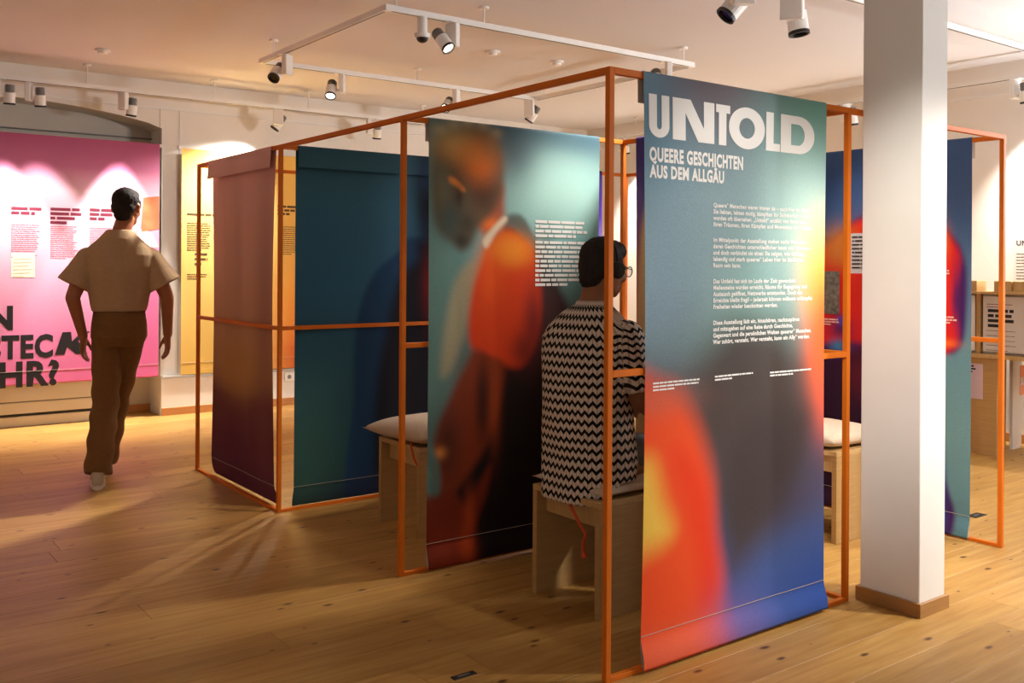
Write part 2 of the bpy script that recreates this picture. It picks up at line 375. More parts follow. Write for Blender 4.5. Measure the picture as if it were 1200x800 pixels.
# convector under the niche
cv = thing('convector_cover', 'low cream convector cover with slotted vents under the pink banner', 'radiator', (-1.1, YB+.12, 0))
M_CONV = mat('cream_enamel', (214, 202, 184), .45)
def loc(mb, o): mb.v = [tuple(Vector(p)-o.location) for p in mb.v]; return mb
build('lower_panel', loc(MB().box((NX0+.02, YB+.02, .0), (.12, YB+.25, .085), .004), cv), M_CONV, cv)
build('vent_slot', loc(MB().box((NX0+.03, YB+.035, .085), (.11, YB+.25, .108)), cv), M_BLACK, cv)
build('middle_panel', loc(MB().box((NX0+.02, YB+.02, .108), (.12, YB+.25, .20), .004), cv), M_CONV, cv)
build('joint', loc(MB().box((NX0+.03, YB+.03, .20), (.11, YB+.25, .208)), cv), M_GREYM, cv)
build('upper_panel', loc(MB().box((NX0+.02, YB+.02, .208), (.12, YB+.25, .46), .004), cv), M_CONV, cv)
# square white column with oak plinth
cl = thing('square_column', 'square white painted column with an oak plinth', 'column', (1.475, -.145, 0))
build('shaft', loc(MB().box((1.385, -.270, 0), (1.57, -.012, CEIL), .003), cl), M_COL, cl)
pm = MB()
for a, b in (((1.372, -.283), (1.583, -.2705)), ((1.372, -.0115), (1.583, .001)), ((1.372, -.2705), (1.3845, -.0115)), ((1.5705, -.2705), (1.583, -.0115))):
    build('plinth_board', loc(MB().box((*a, 0), (*b, .055), .0015), cl), M_OAK, cl)
# ceiling detectors
for i, (x, y, l) in enumerate(((2.12, 3.62, 'round white ceiling detector inside the rectangular track, the one over the portrait banner'), (2.73, 3.6, 'round white ceiling detector inside the rectangular track, nearer the title banner side'), (-.24, 5.42, 'small round white ceiling disc before the pink banner wall'))):
    d = thing('ceiling_detector', l, 'detector', (x, y, CEIL))
    build('base', MB().tube([(0, 0, -.014), (0, 0, 0)], .055, 24), M_WHITEM, d)
    build('dome', MB().loft([MB().ering((0, 0, z), (r, 0, 0), (0, r, 0), 20) for r, z in ((.038, -.014), (.034, -.028), (.022, -.034))]), M_WHITEM, d)
hc = thing('hanging_camera', 'small white dome camera under the rectangular track', 'camera', (.90, 2.64, ZT))
build('mount', MB().tube([(0, 0, 0), (0, 0, -.10)], .03, 16), M_WHITEM, hc)
build('collar', MB().tube([(0, 0, -.10), (0, 0, -.125)], [.05, .045], 20), M_WHITEM, hc)
build('dome', MB().ball((0, 0, -.125), (.036, .036, .03)), M_BLACK, hc)
# floor sockets
fs_ = thing('floor_socket', 'black floor socket flap let into a short plank', 'socket', (-.335, .325, 0))
build('flap', MB().box((-.045, -.014, 0), (.045, .014, .003), .001), M_BLACK, fs_); build('finger_slot', MB().box((-.022, -.004, .003), (.022, .004, .0036)), M_GREYM, fs_)
fs_ = thing('floor_socket', 'dark floor socket beside the blue and red banner', 'socket', (3.08, .385, 0))
build('flap', MB().box((-.06, -.03, 0), (.06, .03, .003), .001), M_BLACK, fs_); build('finger_slot', MB().box((-.022, -.004, .003), (.022, .004, .0036)), M_GREYM, fs_)

# ------------------------------------------------------------------ the orange frame
LX, LX2, LY, T = 1.3046, 2.5968, 1.318, .022
NXs = [0, LX, LX2-T]; NYs = [0, LY, 2*LY, 3*LY]
fr = thing('exhibition_frame', 'orange steel tube frame forming open booths for the banners', 'frame', (0, 0, 0))
for i, j in ((0, 0), (1, 0), (2, 0), (0, 1), (1, 1), (2, 1), (0, 2), (1, 2), (2, 2), (0, 3), (1, 3)):
    build('post', MB().box((NXs[i], NYs[j], 0), (NXs[i]+T, NYs[j]+T, 2.0), .0012), M_ORANGE, fr)
def frail(a, b, z0, z1, name):
    (i, j), (k, l) = a, b
    if j == l: mb = MB().box((NXs[i]+T, NYs[j], z0), (NXs[k], NYs[j]+T, z1), .0012)
    else: mb = MB().box((NXs[i], NYs[j]+T, z0), (NXs[i]+T, NYs[l], z1), .0012)
    build(name, mb, M_ORANGE, fr)
N_ = lambda *a: a
TOP = [((0, 0), (1, 0)), ((1, 0), (2, 0)), ((0, 1), (1, 1)), ((0, 2), (1, 2)), ((1, 2), (2, 2)), ((0, 3), (1, 3)), ((0, 0), (0, 1)), ((0, 1), (0, 2)), ((0, 2), (0, 3)), ((1, 0), (1, 1)), ((2, 0), (2, 1)), ((2, 1), (2, 2)), ((1, 2), (1, 3))]
MID = [((0, 0), (1, 0)), ((0, 1), (1, 1)), ((0, 2), (1, 2)), ((1, 2), (2, 2)), ((0, 2), (0, 3)), ((1, 0), (1, 1)), ((2, 0), (2, 1))]
for a, b in TOP: frail(a, b, 2.0-T, 2.0, 'top_rail')
for a, b in MID: frail(a, b, .99, .99+T, 'middle_rail')
for a, b in MID: frail(a, b, 0, .016, 'floor_rail')

# ------------------------------------------------------------------ banner printing
def smooth(e0, e1, x): 
    t = np.clip((x-e0)/(e1-e0), 0, 1); return t*t*(3-2*t)
class Print:
    """paints in linear colour on a grid; x 0..w metres from the viewer's left, z metres above the floor"""
    def __init__(s, w, z0, z1, nu, zs):
        s.w = w; s.x = np.linspace(0, w, nu)[None, :].repeat(len(zs), 0); s.z = np.asarray(zs)[:, None].repeat(nu, 1)
        s.c = np.zeros((len(zs), nu, 3))
    def fill(s, c): s.c[:] = lin(c)
    def grad(s, stops, vert=True):
        t = s.z if vert else s.x
        ks = sorted(stops); cs = lin([k[1] for k in ks])
        for i in range(3): s.c[..., i] = np.interp(t, [k[0] for k in ks], cs[:, i])
    def blend(s, m, c): s.c = s.c*(1-m[..., None])+lin(c)*m[..., None]
    def blob(s, x, z, rx, rz, c, a=1, p=1, rot=0):
        dx = s.x-x; dz = s.z-z; ct, st = math.cos(rot), math.sin(rot)
        X = (dx*ct+dz*st)/rx; Z = (-dx*st+dz*ct)/rz
        s.blend(np.exp(-((X*X+Z*Z)**p))*a, c)
    def poly(s, pts, c, blur=.02, a=1):
        P = np.array(pts, float); d = np.full(s.x.shape, 1e9); ins = np.zeros(s.x.shape, bool)
        for i in range(len(P)):
            p, q = P[i], P[(i+1) % len(P)]; e = q-p
            t = np.clip(((s.x-p[0])*e[0]+(s.z-p[1])*e[1])/(e@e+1e-12), 0, 1)
            d = np.minimum(d, np.hypot(s.x-p[0]-t*e[0], s.z-p[1]-t*e[1]))
            cr_ = ((p[1] > s.z) != (q[1] > s.z)) & (s.x < (q[0]-p[0])*(s.z-p[1])/(q[1]-p[1]+1e-12)+p[0]); ins ^= cr_
        s.blend(smooth(-blur, blur, np.where(ins, d, -d))*a, c)
def curve(pts, n=8):
    """closed Catmull-Rom outline"""
    P = [np.array(p, float) for p in pts]; out = []; N = len(P)
    for i in range(N):
        a, b, c, d = P[i-1], P[i], P[(i+1) % N], P[(i+2) % N]
        for k in range(n):
            t = k/n; out.append(.5*((2*b)+(-a+c)*t+(2*a-5*b+4*c-d)*t*t+(-a+3*b-3*c+d)*t**3))
    return out

class Banner:
    """cloth hung over a rail; o = left end (seen from the front) on the rail's front face at floor height,
    u = direction to the viewer's right, n = front normal"""
    def __init__(s, name, label, o, u, n, w, paint, z1=2.0, z0=.012, wave=.004, hem=.03, over=True, seed=0, nu=101, rail=T, group='printed cloth banners on the orange frame', taper=.0, cat='banner', behind=False):
        s.o = Vector(o); s.u = Vector(u); s.n = Vector(n); s.w = w; s.z0 = z0; s.z1 = z1; s.wave = wave; s.seed = seed; s.hem = hem; s.taper = taper
        prof = []                                             # (offset, height, print height)
        s.back = behind; D0 = -rail-.006 if behind else .004
        if behind:
            prof += [(.012, z1-.115, z1-.115), (.009, z1-.09, z1-.09), (.005, z1-.05, z1-.05), (.003, z1-.002, z1), (-.001, z1+.003, z1), (-rail*.5, z1+.0035, z1), (-rail*.9, z1+.003, z1), (-rail-.004, z1-.002, z1)]
        elif over:
            prof += [(-rail-.003, z1-.10, z1), (-rail-.003, z1-.05, z1), (-rail-.003, z1-.002, z1), (-rail*.9, z1+.003, z1), (-rail*.5, z1+.0035, z1), (-.001, z1+.003, z1), (.003, z1-.002, z1)]
        zs = list(np.linspace(z1-.006, z0+.105, 180)); prof += [(D0, z, z) for z in zs]
        hs = z0+.105
        for k in range(1, 12):
            t = k/11; prof.append((D0+(-1 if behind else 1)*hem*math.sin(t*math.pi/2)**1.5*(1-.35*t), hs-(hs-z0)*t**.9, hs-(hs-z0)*t**.9))
        xb = prof[-1][0]
        for k in range(1, 8):
            t = k/7; prof.append((xb+(D0-.002-xb)*math.sin(t*math.pi/2), z0+(hs-z0)*t**1.3-.0005, z0+(hs-z0)*t**1.3))
        P = Print(w, z0, z1, nu, [p[2] for p in prof]); paint(P)
        vs = []; nr = len(prof)
        for i, (d, z, pz) in enumerate(prof):
            for j in range(nu):
                x = w*j/(nu-1); vs.append(s.pt(x, z, d, hemzone=(z < hs+.02)))
        fs = [(i*nu+j, (i+1)*nu+j, (i+1)*nu+j+1, i*nu+j+1) for i in range(nr-1) for j in range(nu-1)]
        me = bpy.data.meshes.new(name); me.from_pydata([tuple(v-s.o) for v in vs], [], fs)
        at = me.color_attributes.new('print', 'FLOAT_COLOR', 'POINT')
        col = np.ones((nr*nu, 4), np.float32); col[:, :3] = P.c.reshape(-1, 3); at.data.foreach_set('color', col.ravel())
        me.update()
        s.t = thing(name, label, cat, s.o, 0, group)
        s.cloth = link('cloth', me, M_PRINT2 if behind else M_PRINT, s.t, True)
        seam = MB(); q = [s.pt(w*j/40, hs+.004, D0+.0015)-s.o for j in range(41)]
        seam.tube(q, .0012, 5); build('hem_seam', seam, mat('seam_thread', (190, 175, 160), .8), s.cloth)
    def pt(s, x, z, d, hemzone=False):
        t = (s.z1-z)/(s.z1-s.z0)
        e = math.sin(math.pi*min(max(t, 0), 1))
        off = s.wave*e*(math.sin(x*7+s.seed)+.6*math.sin(x*13+2*s.seed+z*1.3))
        xx = x + s.taper*e*(1-2*x/s.w)
        off = max(off, -.003) if not s.back else (min(off, .003) if d < -.01 else 0)
        return s.o+s.u*xx+s.n*(d+off)+Vector((0, 0, z))
    def ink(s, geo, x, z, m, name='lettering'):
        """flat print: 2D verts and faces, laid on the cloth with the origin at (x, z)"""
        vs, fs = geo
        me = bpy.data.meshes.new(name); me.from_pydata([tuple(s.pt(x+a, z+b, .0052)-s.o) for a, b in vs], [], fs)
        return link(name, me, m, s.t)
def text_geo(body, cap, width=None, weight=.0, xs=1.0, lead=1.55):
    """text as 2D geometry, capital height = cap; the first baseline is z = 0"""
    cu = bpy.data.curves.new('t', 'FONT'); cu.body = body; cu.size = 1; cu.offset = weight; cu.space_character = 1+2.2*weight; cu.space_line = lead*.729; cu.resolution_u = 3; cu.fill_mode = 'FRONT'
    o = bpy.data.objects.new('t', cu); COL.objects.link(o)
    dg = bpy.context.evaluated_depsgraph_get(); me = bpy.data.meshes.new_from_object(o.evaluated_get(dg))
    V = np.array([v.co[:2] for v in me.vertices]) if len(me.vertices) else np.zeros((0, 2)); F = [tuple(p.vertices) for p in me.polygons]
    bpy.data.objects.remove(o); bpy.data.curves.remove(cu); bpy.data.meshes.remove(me)
    k = cap/.729; V = V*k
    V[:, 0] -= V[:, 0].min(); V[:, 0] *= xs
    if width: V[:, 0] *= width/V[:, 0].max()
    return [tuple(v) for v in V], F
def greek(width, rows, pitch, hgt, seed=0, ragged=.25):
    """text too small to read: rows of word-length strokes"""
    r = random.Random(seed); vs = []; fs = []
    for i in range(rows):
        x = 0; end = width*(1-ragged*r.random()) if i < rows-1 else width*r.uniform(.35, .8)
        while x < end-.004:
            w = min(r.uniform(2.0, 9.0)*hgt*.75, end-x); z = -i*pitch; k = len(vs)
            vs += [(x, z), (x+w, z), (x+w, z+hgt), (x, z+hgt)]; fs.append((k, k+1, k+2, k+3)); x += w+hgt*.45
    return vs, fs
def polys(*ps):
    vs = []; fs = []
    for p in ps: fs.append(tuple(range(len(vs), len(vs)+len(p)))); vs += list(p)
    return vs, fs
def strip(outer, inner, closed):
    n = len(outer); vs = list(outer)+list(inner); fs = []
    for i in range(n if closed else n-1):
        k = (i+1) % n; fs.append((i, k, n+k, n+i))
    return vs, fs

# --- title banner
def paint_title(P):
    P.grad([(0, (66, 98, 172)), (.12, (66, 96, 166)), (.35, (74, 94, 146)), (.55, (84, 80, 100)), (.8, (88, 74, 74)), (.98, (86, 86, 88)), (1.1, (110, 130, 130)), (1.3, (142, 168, 178)), (1.6, (140, 166, 176)), (1.8, (118, 140, 150)), (2.0, (110, 118, 128))])
    P.blob(.02, 1.85, .2, .35, (98, 138, 162), .8); P.blob(.36, 2.0, .22, .17, (112, 98, 106), .9); P.blob(.95, 1.98, .3, .25, (104, 168, 150), .8)
    P.blob(.86, 1.55, .26, .28, (188, 226, 220), .95); P.blob(.55, 1.22, .25, .25, (134, 178, 170), .7); P.blob(.05, 1.25, .22, .25, (132, 160, 182), .7)
    P.blob(1.02, 1.42, .17, .17, (255, 226, 150), .9, 1.3); P.blob(1.02, 1.28, .17, .17, (255, 190, 84), .95, 1.5)
    P.blob(1.06, 1.06, .19, .26, (250, 106, 44), 1, 1.8); P.blob(1.08, .82, .16, .2, (236, 96, 74), .85)
    P.poly(curve([(.42, 1.14), (.72, 1.13), (.84, .95), (.90, .70), (.98, .55), (.9, .45), (.65, .32), (.43, .25), (.38, .6), (.25, .9)]), (72, 60, 58), .12, .95)
    P.blob(.95, .50, .18, .17, (80, 76, 104), .7); P.poly(curve([(.42, .62), (.46, .40), (.62, .42), (.85, .62), (.88, .8), (.6, .8)]), (66, 56, 56), .08, .8)
    P.poly(curve([(-.2, .93), (.10, .95), (.24, .84), (.34, .62), (.36, .40), (.41, .2), (.40, -.05), (-.2, -.1)]), (246, 84, 34), .07)
    P.poly(curve([(.14, .72), (.30, .62), (.37, .38), (.385, .2), (.30, .15), (.26, .38)]), (240, 58, 22), .06, .8)
    P.blob(.05, .90, .2, .06, (190, 110, 90), .5)
    P.poly(curve([(-.1, .66), (.03, .70), (.09, .56), (.14, .46), (.10, .42), (.02, .40), (-.1, .38)]), (246, 202, 82), .075)
    P.blob(.15, .03, .3, .09, (236, 110, 78), .8); P.blob(.47, .06, .14, .14, (112, 104, 176), .7)
    P.blob(1.0, .05, .3, .25, (44, 82, 176), .7)
TX0 = .148
bt = Banner('title_banner', 'tall blue and orange title banner reading UNTOLD with columns of white text', (TX0, 0, 0), (1, 0, 0), (0, -1, 0), 1.005, paint_title, taper=.012, seed=1)
H_ = .144; ZB = 1.786
def gl(x0, x1, f):
    w = x1-x0; vs, fs = f(w); return bt.ink((vs, fs), x0-TX0, ZB, M_INK, 'letter')
def g_U(w):
    s = w*.385; n = 16; o = [(0, H_)]; i = [(s, H_)]
    for k in range(n+1):
        a = math.pi+math.pi*k/n; o.append((w/2+w/2*math.cos(a), w*.42+w*.42*math.sin(a))); i.append((w/2+(w/2-s)*math.cos(a), w*.42+(w*.42-s*.75)*math.sin(a)))
    o.append((w, H_)); i.append((w-s, H_)); return strip(o, i, False)
def g_N(w):
    return polys([(0, 0), (.30*w, 0), (.30*w, .66*H_), (.30*w, H_), (0, H_)], [(.30*w, H_), (.30*w, .66*H_), (.60*w, 0), (.74*w, 0), (.74*w, .34*H_), (.42*w, H_)], [(.74*w, 0), (w, 0), (w, H_), (.74*w, H_)])
def g_T(w): return polys([(0, H_*.8), (w*.8, H_*.8), (w, H_*.8), (w, H_), (0, H_)], [(w*.2, 0), (w*.74, 0), (w*.74, H_*.8), (w*.2, H_*.8)])
def g_O(w):
    n = 40; h = H_/2; o = [(w/2+w/2*math.cos(2*math.pi*k/n), h+(h+.004)*math.sin(2*math.pi*k/n)) for k in range(n)]
    i = [(w/2+w*.215*math.cos(2*math.pi*k/n), h+h*.52*math.sin(2*math.pi*k/n)) for k in range(n)]; return strip(o, i, True)
def g_L(w): return polys([(0, 0), (w*.54, 0), (w*.54, H_), (0, H_)], [(w*.54, 0), (w, 0), (w, H_*.2), (w*.54, H_*.2)])
def g_D(w):
    n = 24; o = [(0, 0)]; i = [(w*.30, H_*.22)]
    for k in range(n+1):
        a = -math.pi/2+math.pi*k/n; o.append((w*.52+w*.48*math.cos(a), H_/2+H_/2*math.sin(a))); i.append((w*.50+w*.20*math.cos(a), H_/2+H_*.28*math.sin(a)))
    o.append((0, H_)); i.append((w*.30, H_*.78)); return strip(o, i, True)
for a, b, f in ((.170, .267, g_U), (.283, .495, g_N), (.504, .580, g_T), (.574, .775, g_O), (.782, .863, g_L), (.867, 1.075, g_D)): gl(a, b, f)
bt.ink(text_geo('QUEERE GESCHICHTEN', .046, .484, .045), .171-TX0, 1.707, M_INK)
bt.ink(text_geo('AUS DEM ALLGÄU', .042, .378, .045), .171-TX0, 1.652, M_INK)
PT = ['Queere* Menschen waren immer da – auch hier im Allgäu.\nSie liebten, lebten mutig, kämpften für Sichtbarkeit – und\nwurden oft übersehen. „Untold“ erzählt von ihnen allen,\nihren Träumen, ihren Kämpfen und Momenten der Freiheit.',
      'Im Mittelpunkt der Ausstellung stehen sechs Menschen,\nderen Geschichten unterschiedlicher kaum sein könnten –\nund doch verbindet sie eines: Sie zeigen, wie vielfältig,\nlebendig und stark queeres* Leben hier im ländlichen\nRaum sein kann.',
      'Das Umfeld hat sich im Laufe der Zeit gewandelt:\nMeilensteine wurden erreicht, Räume für Begegnung und\nAustausch geöffnet, Netzwerke entstanden. Doch das\nErreichte bleibt fragil – jederzeit können mühsam erkämpfte\nFreiheiten wieder beschnitten werden.',
      'Diese Ausstellung lädt ein, hinzuhören, nachzuspüren\nund mitzugehen auf eine Reise durch Geschichte,\nGegenwart und die persönlichen Welten queerer* Menschen.\nWer zuhört, versteht. Wer versteht, kann ein Ally* werden.']
for p, z, w in zip(PT, (1.564, 1.441, 1.294, 1.147), (.575, .572, .578, .574)):
    bt.ink(text_geo(p, .0155, w, .038, lead=1.46), .490-TX0, z, M_INK, 'paragraph')
for x, z, r, w in ((.186, .957, 3, .24), (.502, .960, 2, .235), (.82, .955, 2, .25)):
    bt.ink(greek(w, r, .0115, .006, int(x*100), .15), x-TX0, z, M_INK, 'caption')

# --- portrait banner (man in orange, seen from the side)
def paint_portrait(P):
    def q(u, v): h = hit(u, v, 1, LY-.004); return h.x-.128, h.z
    def C(pts, c, blur, a=1): P.poly(curve([q(*p) for p in pts]), c, blur, a)
    def Bl(u, v, ru, rv, c, a=1, p=1, rot=0):
        x, z = q(u, v); x2, _ = q(u+ru, v); _, z2 = q(u, v+rv); P.blob(x, z, x2-x, z-z2, c, a, p, rot)
    P.grad([(0, (18, 10, 8)), (.4, (20, 14, 12)), (.8, (60, 66, 66)), (1.1, (96, 132, 134)), (1.35, (112, 170, 172)), (1.6, (118, 168, 168)), (1.85, (84, 118, 126)), (2.0, (70, 100, 112))])
    Bl(655, 225, 62, 48, (186, 232, 224), .95, 1.2); Bl(605, 175, 25, 45, (84, 104, 112), .8); Bl(690, 165, 60, 16, (62, 98, 114), .8)
    Bl(512, 380, 40, 190, (104, 142, 136), .95, 2); Bl(512, 180, 40, 60, (112, 132, 116), .8)
    # dark coat
    C([(590, 262), (612, 258), (630, 290), (655, 335), (680, 395), (700, 470), (720, 560), (730, 700), (520, 700), (535, 560), (560, 430), (575, 330)], (30, 18, 16), .035)
    Bl(648, 370, 24, 40, (84, 56, 58), .8); Bl(640, 300, 10, 30, (88, 92, 90), .6)
    C([(591, 256), (609, 252), (620, 268), (629, 290), (620, 292), (605, 272), (594, 266)], (98, 106, 100), .018, .9)
    # pale front of the coat
    C([(574, 296), (552, 306), (536, 324), (526, 356), (518, 400), (516, 440), (530, 430), (548, 380), (562, 330)], (176, 166, 132), .035, .85)
    # orange shirt and sleeve
    C([(572, 284), (588, 270), (606, 274), (624, 292), (631, 318), (634, 360), (628, 400), (612, 428), (592, 428), (572, 418), (553, 408), (549, 380), (554, 340), (564, 308)], (228, 66, 16), .028)
    Bl(598, 293, 28, 20, (255, 150, 40), 1, 1.3); Bl(575, 330, 16, 40, (250, 96, 24), .8); Bl(585, 375, 22, 36, (222, 66, 18), .7); Bl(624, 375, 12, 45, (112, 34, 36), .8); Bl(612, 410, 14, 22, (92, 30, 26), .7)
    # forearm and hand
    C([(556, 410), (574, 418), (590, 426), (588, 460), (578, 500), (566, 530), (548, 556), (528, 580), (512, 576), (506, 540), (512, 500), (530, 460), (545, 430)], (140, 54, 20), .03, .95)
    Bl(566, 470, 9, 44, (52, 24, 16), .85, 1.4); Bl(580, 480, 7, 46, (176, 72, 26), .7); Bl(540, 480, 12, 50, (132, 52, 22), .6); Bl(524, 520, 16, 42, (66, 30, 20), .8); Bl(514, 531, 8, 7, (226, 140, 66), .9)
    C([(498, 520), (512, 536), (516, 570), (508, 585), (498, 580)], (92, 126, 118), .02, .8)
    C([(498, 590), (512, 582), (530, 575), (545, 590), (556, 575), (575, 545), (570, 580), (556, 620), (545, 690), (498, 690)], (128, 44, 20), .025, .95)
    Bl(550, 605, 7, 30, (196, 76, 26), .8); Bl(545, 640, 10, 22, (214, 80, 26), .7); Bl(520, 640, 14, 24, (160, 58, 34), .6)
    # neck, collar
    C([(560, 225), (588, 215), (591, 240), (590, 258), (576, 276), (562, 268), (556, 248)], (176, 78, 36), .03, .9); Bl(574, 262, 12, 9, (255, 128, 50), .95)
    C([(566, 282), (576, 268), (590, 254), (594, 258), (582, 272), (571, 290)], (246, 226, 196), .012, .95)
    # head bowed to the left
    C([(513, 165), (535, 150), (562, 148), (582, 165), (590, 195), (588, 225), (575, 250), (560, 268), (552, 285), (541, 293), (530, 284), (518, 275), (510, 262), (507, 240), (508, 200)], (108, 88, 62), .03, .95)
    Bl(526, 258, 16, 26, (66, 84, 80), .9, 1.4); Bl(541, 282, 10, 10, (44, 48, 44), .9); Bl(548, 262, 12, 14, (62, 56, 48), .8); Bl(568, 225, 16, 24, (84, 54, 36), .9, 1.3)
    Bl(535, 170, 26, 18, (200, 166, 104), .85); Bl(562, 190, 20, 24, (246, 124, 42), .95, 1.2); Bl(548, 180, 24, 14, (232, 154, 76), .7); Bl(575, 170, 10, 16, (176, 130, 84), .6)
    C([(525, 208), (530, 207), (538, 213), (545, 222), (541, 224), (533, 217), (527, 214)], (252, 150, 66), .012, .95); Bl(538, 230, 5, 14, (58, 44, 36), .8)
    Bl(518, 215, 10, 26, (126, 128, 104), .7)
    for u, v, r in ((516, 152, 9), (532, 146, 8), (548, 144, 8), (566, 147, 8), (582, 156, 7)): Bl(u, v, r, 6, (196, 176, 128), .5)
bm_ = Banner('portrait_banner', 'printed banner with a blurred man in orange, head bowed, on teal ground', (.128, LY, 0), (1, 0, 0), (0, -1, 0), 1.01, paint_portrait, taper=.004, seed=3)
bm_.ink(greek(.335, 4, .0225, .0135, 5, .12), .60, 1.556, M_INK, 'paragraph'); bm_.ink(greek(.34, 10, .0226, .0135, 9, .1), .60, 1.457, M_INK, 'paragraph')
# --- teal silhouette banner
def paint_teal(P):
    P.grad([(0, (28, 48, 70)), (.15, (26, 64, 74)), (.6, (34, 80, 96)), (1.2, (42, 94, 126)), (1.7, (46, 96, 120)), (2.0, (44, 84, 98))])
    P.blob(.08, .2, .25, .6, (52, 92, 78), .7)
    P.poly(curve([(.78, 1.52), (.64, 1.42), (.48, 1.28), (.38, 1.02), (.36, .6), (.38, -.1), (1.2, -.1), (1.2, 1.4)]), (16, 56, 94), .022, .9)
    P.poly(curve([(.82, 1.50), (.78, 1.38), (.66, 1.26), (.58, 1.0), (.52, .7), (.50, .3), (.56, -.1), (1.2, -.1), (1.2, 1.5)]), (10, 8, 22), .05, .97)
    P.poly(curve([(.80, 2.1), (.76, 1.85), (.78, 1.62), (.84, 1.5), (1.2, 1.45), (1.2, 2.1)]), (18, 34, 56), .06, .9)
    P.blob(.86, 1.72, .05, .09, (8, 14, 22), .9); P.blob(.88, 1.9, .1, .12, (34, 66, 102), .6)
    P.blob(.93, 1.22, .09, .22, (150, 26, 26), .95, 1.3); P.blob(.98, 1.05, .08, .2, (110, 20, 40), .8)
    P.blob(.94, .82, .04, .3, (96, 22, 170), .85); P.blob(.5, .06, .3, .08, (36, 52, 84), .7)
Banner('silhouette_banner', 'dark teal banner printed with a blue black silhouette of shoulders', (.105, 2*LY, 0), (1, 0, 0), (0, -1, 0), 1.005, paint_teal, taper=.003, seed=5, behind=True)
# --- mauve banner on the side of the frame (runs along Y; viewer's left is the far end)
def paint_mauve(P):
    P.grad([(0, (100, 46, 78)), (.3, (104, 42, 66)), (.55, (120, 62, 62)), (.72, (190, 142, 92)), (1.0, (206, 156, 116)), (1.4, (220, 166, 146)), (1.8, (232, 176, 164)), (2.0, (240, 186, 180))])  # print lightened towards the top in place of light on the cloth
    P.blob(.45, .72, .34, .18, (196, 144, 80), .8, 1.5); P.blob(.9, 1.0, .16, .9, (140, 84, 86), .5); P.blob(.4, 1.4, .1, .5, (180, 136, 116), .4)
Banner('mauve_banner', 'mauve and maroon banner hanging along the side of the frame by the walking person', (0, 3.755, 0), (0, -1, 0), (-1, 0, 0), 1.01, paint_mauve, wave=.012, taper=.04, hem=.045, seed=2, behind=True)
# --- blue and red banner
def paint_blue(P):
    def q(u, v): h = hit(u, v, 0, LX2-T-.004); return 1.165-h.y, h.z
    def C(pts, c, blur, a=1, cv=True): P.poly(curve([q(*p) for p in pts]) if cv else [q(*p) for p in pts], c, blur, a)
    def Bl(u, v, ru, rv, c, a=1, p=1, rot=0):
        x, z = q(u, v); x2, _ = q(u+ru, v); _, z2 = q(u, v+rv); P.blob(x, z, x2-x, z-z2, c, a, p, rot)
    P.grad([(0, (92, 138, 156)), (.5, (108, 148, 152)), (.95, (104, 142, 150)), (1.15, (96, 126, 150)), (1.6, (74, 100, 140)), (2.0, (70, 98, 142))])
    Bl(985, 215, 60, 50, (50, 82, 132), .8)
    C([(930, 300), (975, 278), (1000, 258), (1030, 248), (1060, 246), (1085, 250), (1102, 260), (1118, 278), (1128, 296), (1133, 325), (1132, 375), (1128, 402), (1118, 414), (1100, 421), (1095, 470), (1102, 540), (1106, 640), (930, 660)], (70, 26, 92), .02)
    C([(930, 310), (975, 284), (1000, 262), (1030, 252), (1060, 250), (1085, 256), (1100, 262), (1115, 280), (1124, 298), (1122, 325), (1117, 350), (1122, 385), (1120, 404), (1108, 414), (1092, 420), (1060, 415), (1000, 400), (930, 395)], (232, 34, 22), .025)
    Bl(985, 290, 26, 26, (206, 124, 48), .95, 1.4); Bl(1105, 285, 8, 20, (252, 112, 34), .9); Bl(1119, 345, 5, 40, (96, 22, 84), .8); Bl(1108, 402, 14, 5, (254, 116, 40), .9); Bl(1106, 330, 8, 30, (240, 44, 22), .7)
    Bl(978, 345, 12, 30, (168, 40, 30), .7); Bl(1008, 330, 10, 50, (214, 44, 26), .8); Bl(985, 385, 14, 14, (66, 34, 96), .9); Bl(985, 375, 5, 6, (54, 74, 180), .9); Bl(982, 405, 10, 7, (70, 140, 196), .9)
    C([(930, 412), (980, 420), (1020, 405), (1060, 420), (1094, 424), (1088, 500), (1094, 660), (930, 660)], (50, 18, 46), .03, .95); Bl(1008, 440, 16, 30, (112, 22, 40), .7)
    C([(1094, 430), (1101, 440), (1106, 520), (1112, 640), (1100, 640), (1096, 540)], (48, 62, 140), .02, .8)
bb = Banner('figure_banner', 'blue banner with a red and orange figure beside the white column', (LX2-T, 1.165, 0), (0, -1, 0), (-1, 0, 0), 1.01, paint_blue, seed=4)
card = polys([(0, 0), (.17, 0), (.17, .22), (0, .22)])
bb.ink(card, .325, 1.32, mat('pale_card_print', (214, 206, 206), .8), 'info_card_print'); 
g_ = greek(.14, 9, .021, .008, 3, .1); me_ = bb.ink(g_, .34, 1.515, M_INKB, 'card_text'); me_.location = (-.001, 0, 0)
def paint_small(P): pass
bb.ink(polys([(0, 0), (.10, 0), (.10, .24), (0, .24)]), .16, 1.09, mat('grey_photo_print', (112, 104, 92), .8, noise=.5, nscale=40), 'photo_print')
for x, z, w, r in ((.16, 1.055, .1, 3), (.80, 1.335, .1, 3), (.78, 1.10, .16, 3)): bb.ink(greek(w, r, .014, .008, int(z*100), .1), x, z, mat('pink_print', (250, 190, 180), .8), 'caption')
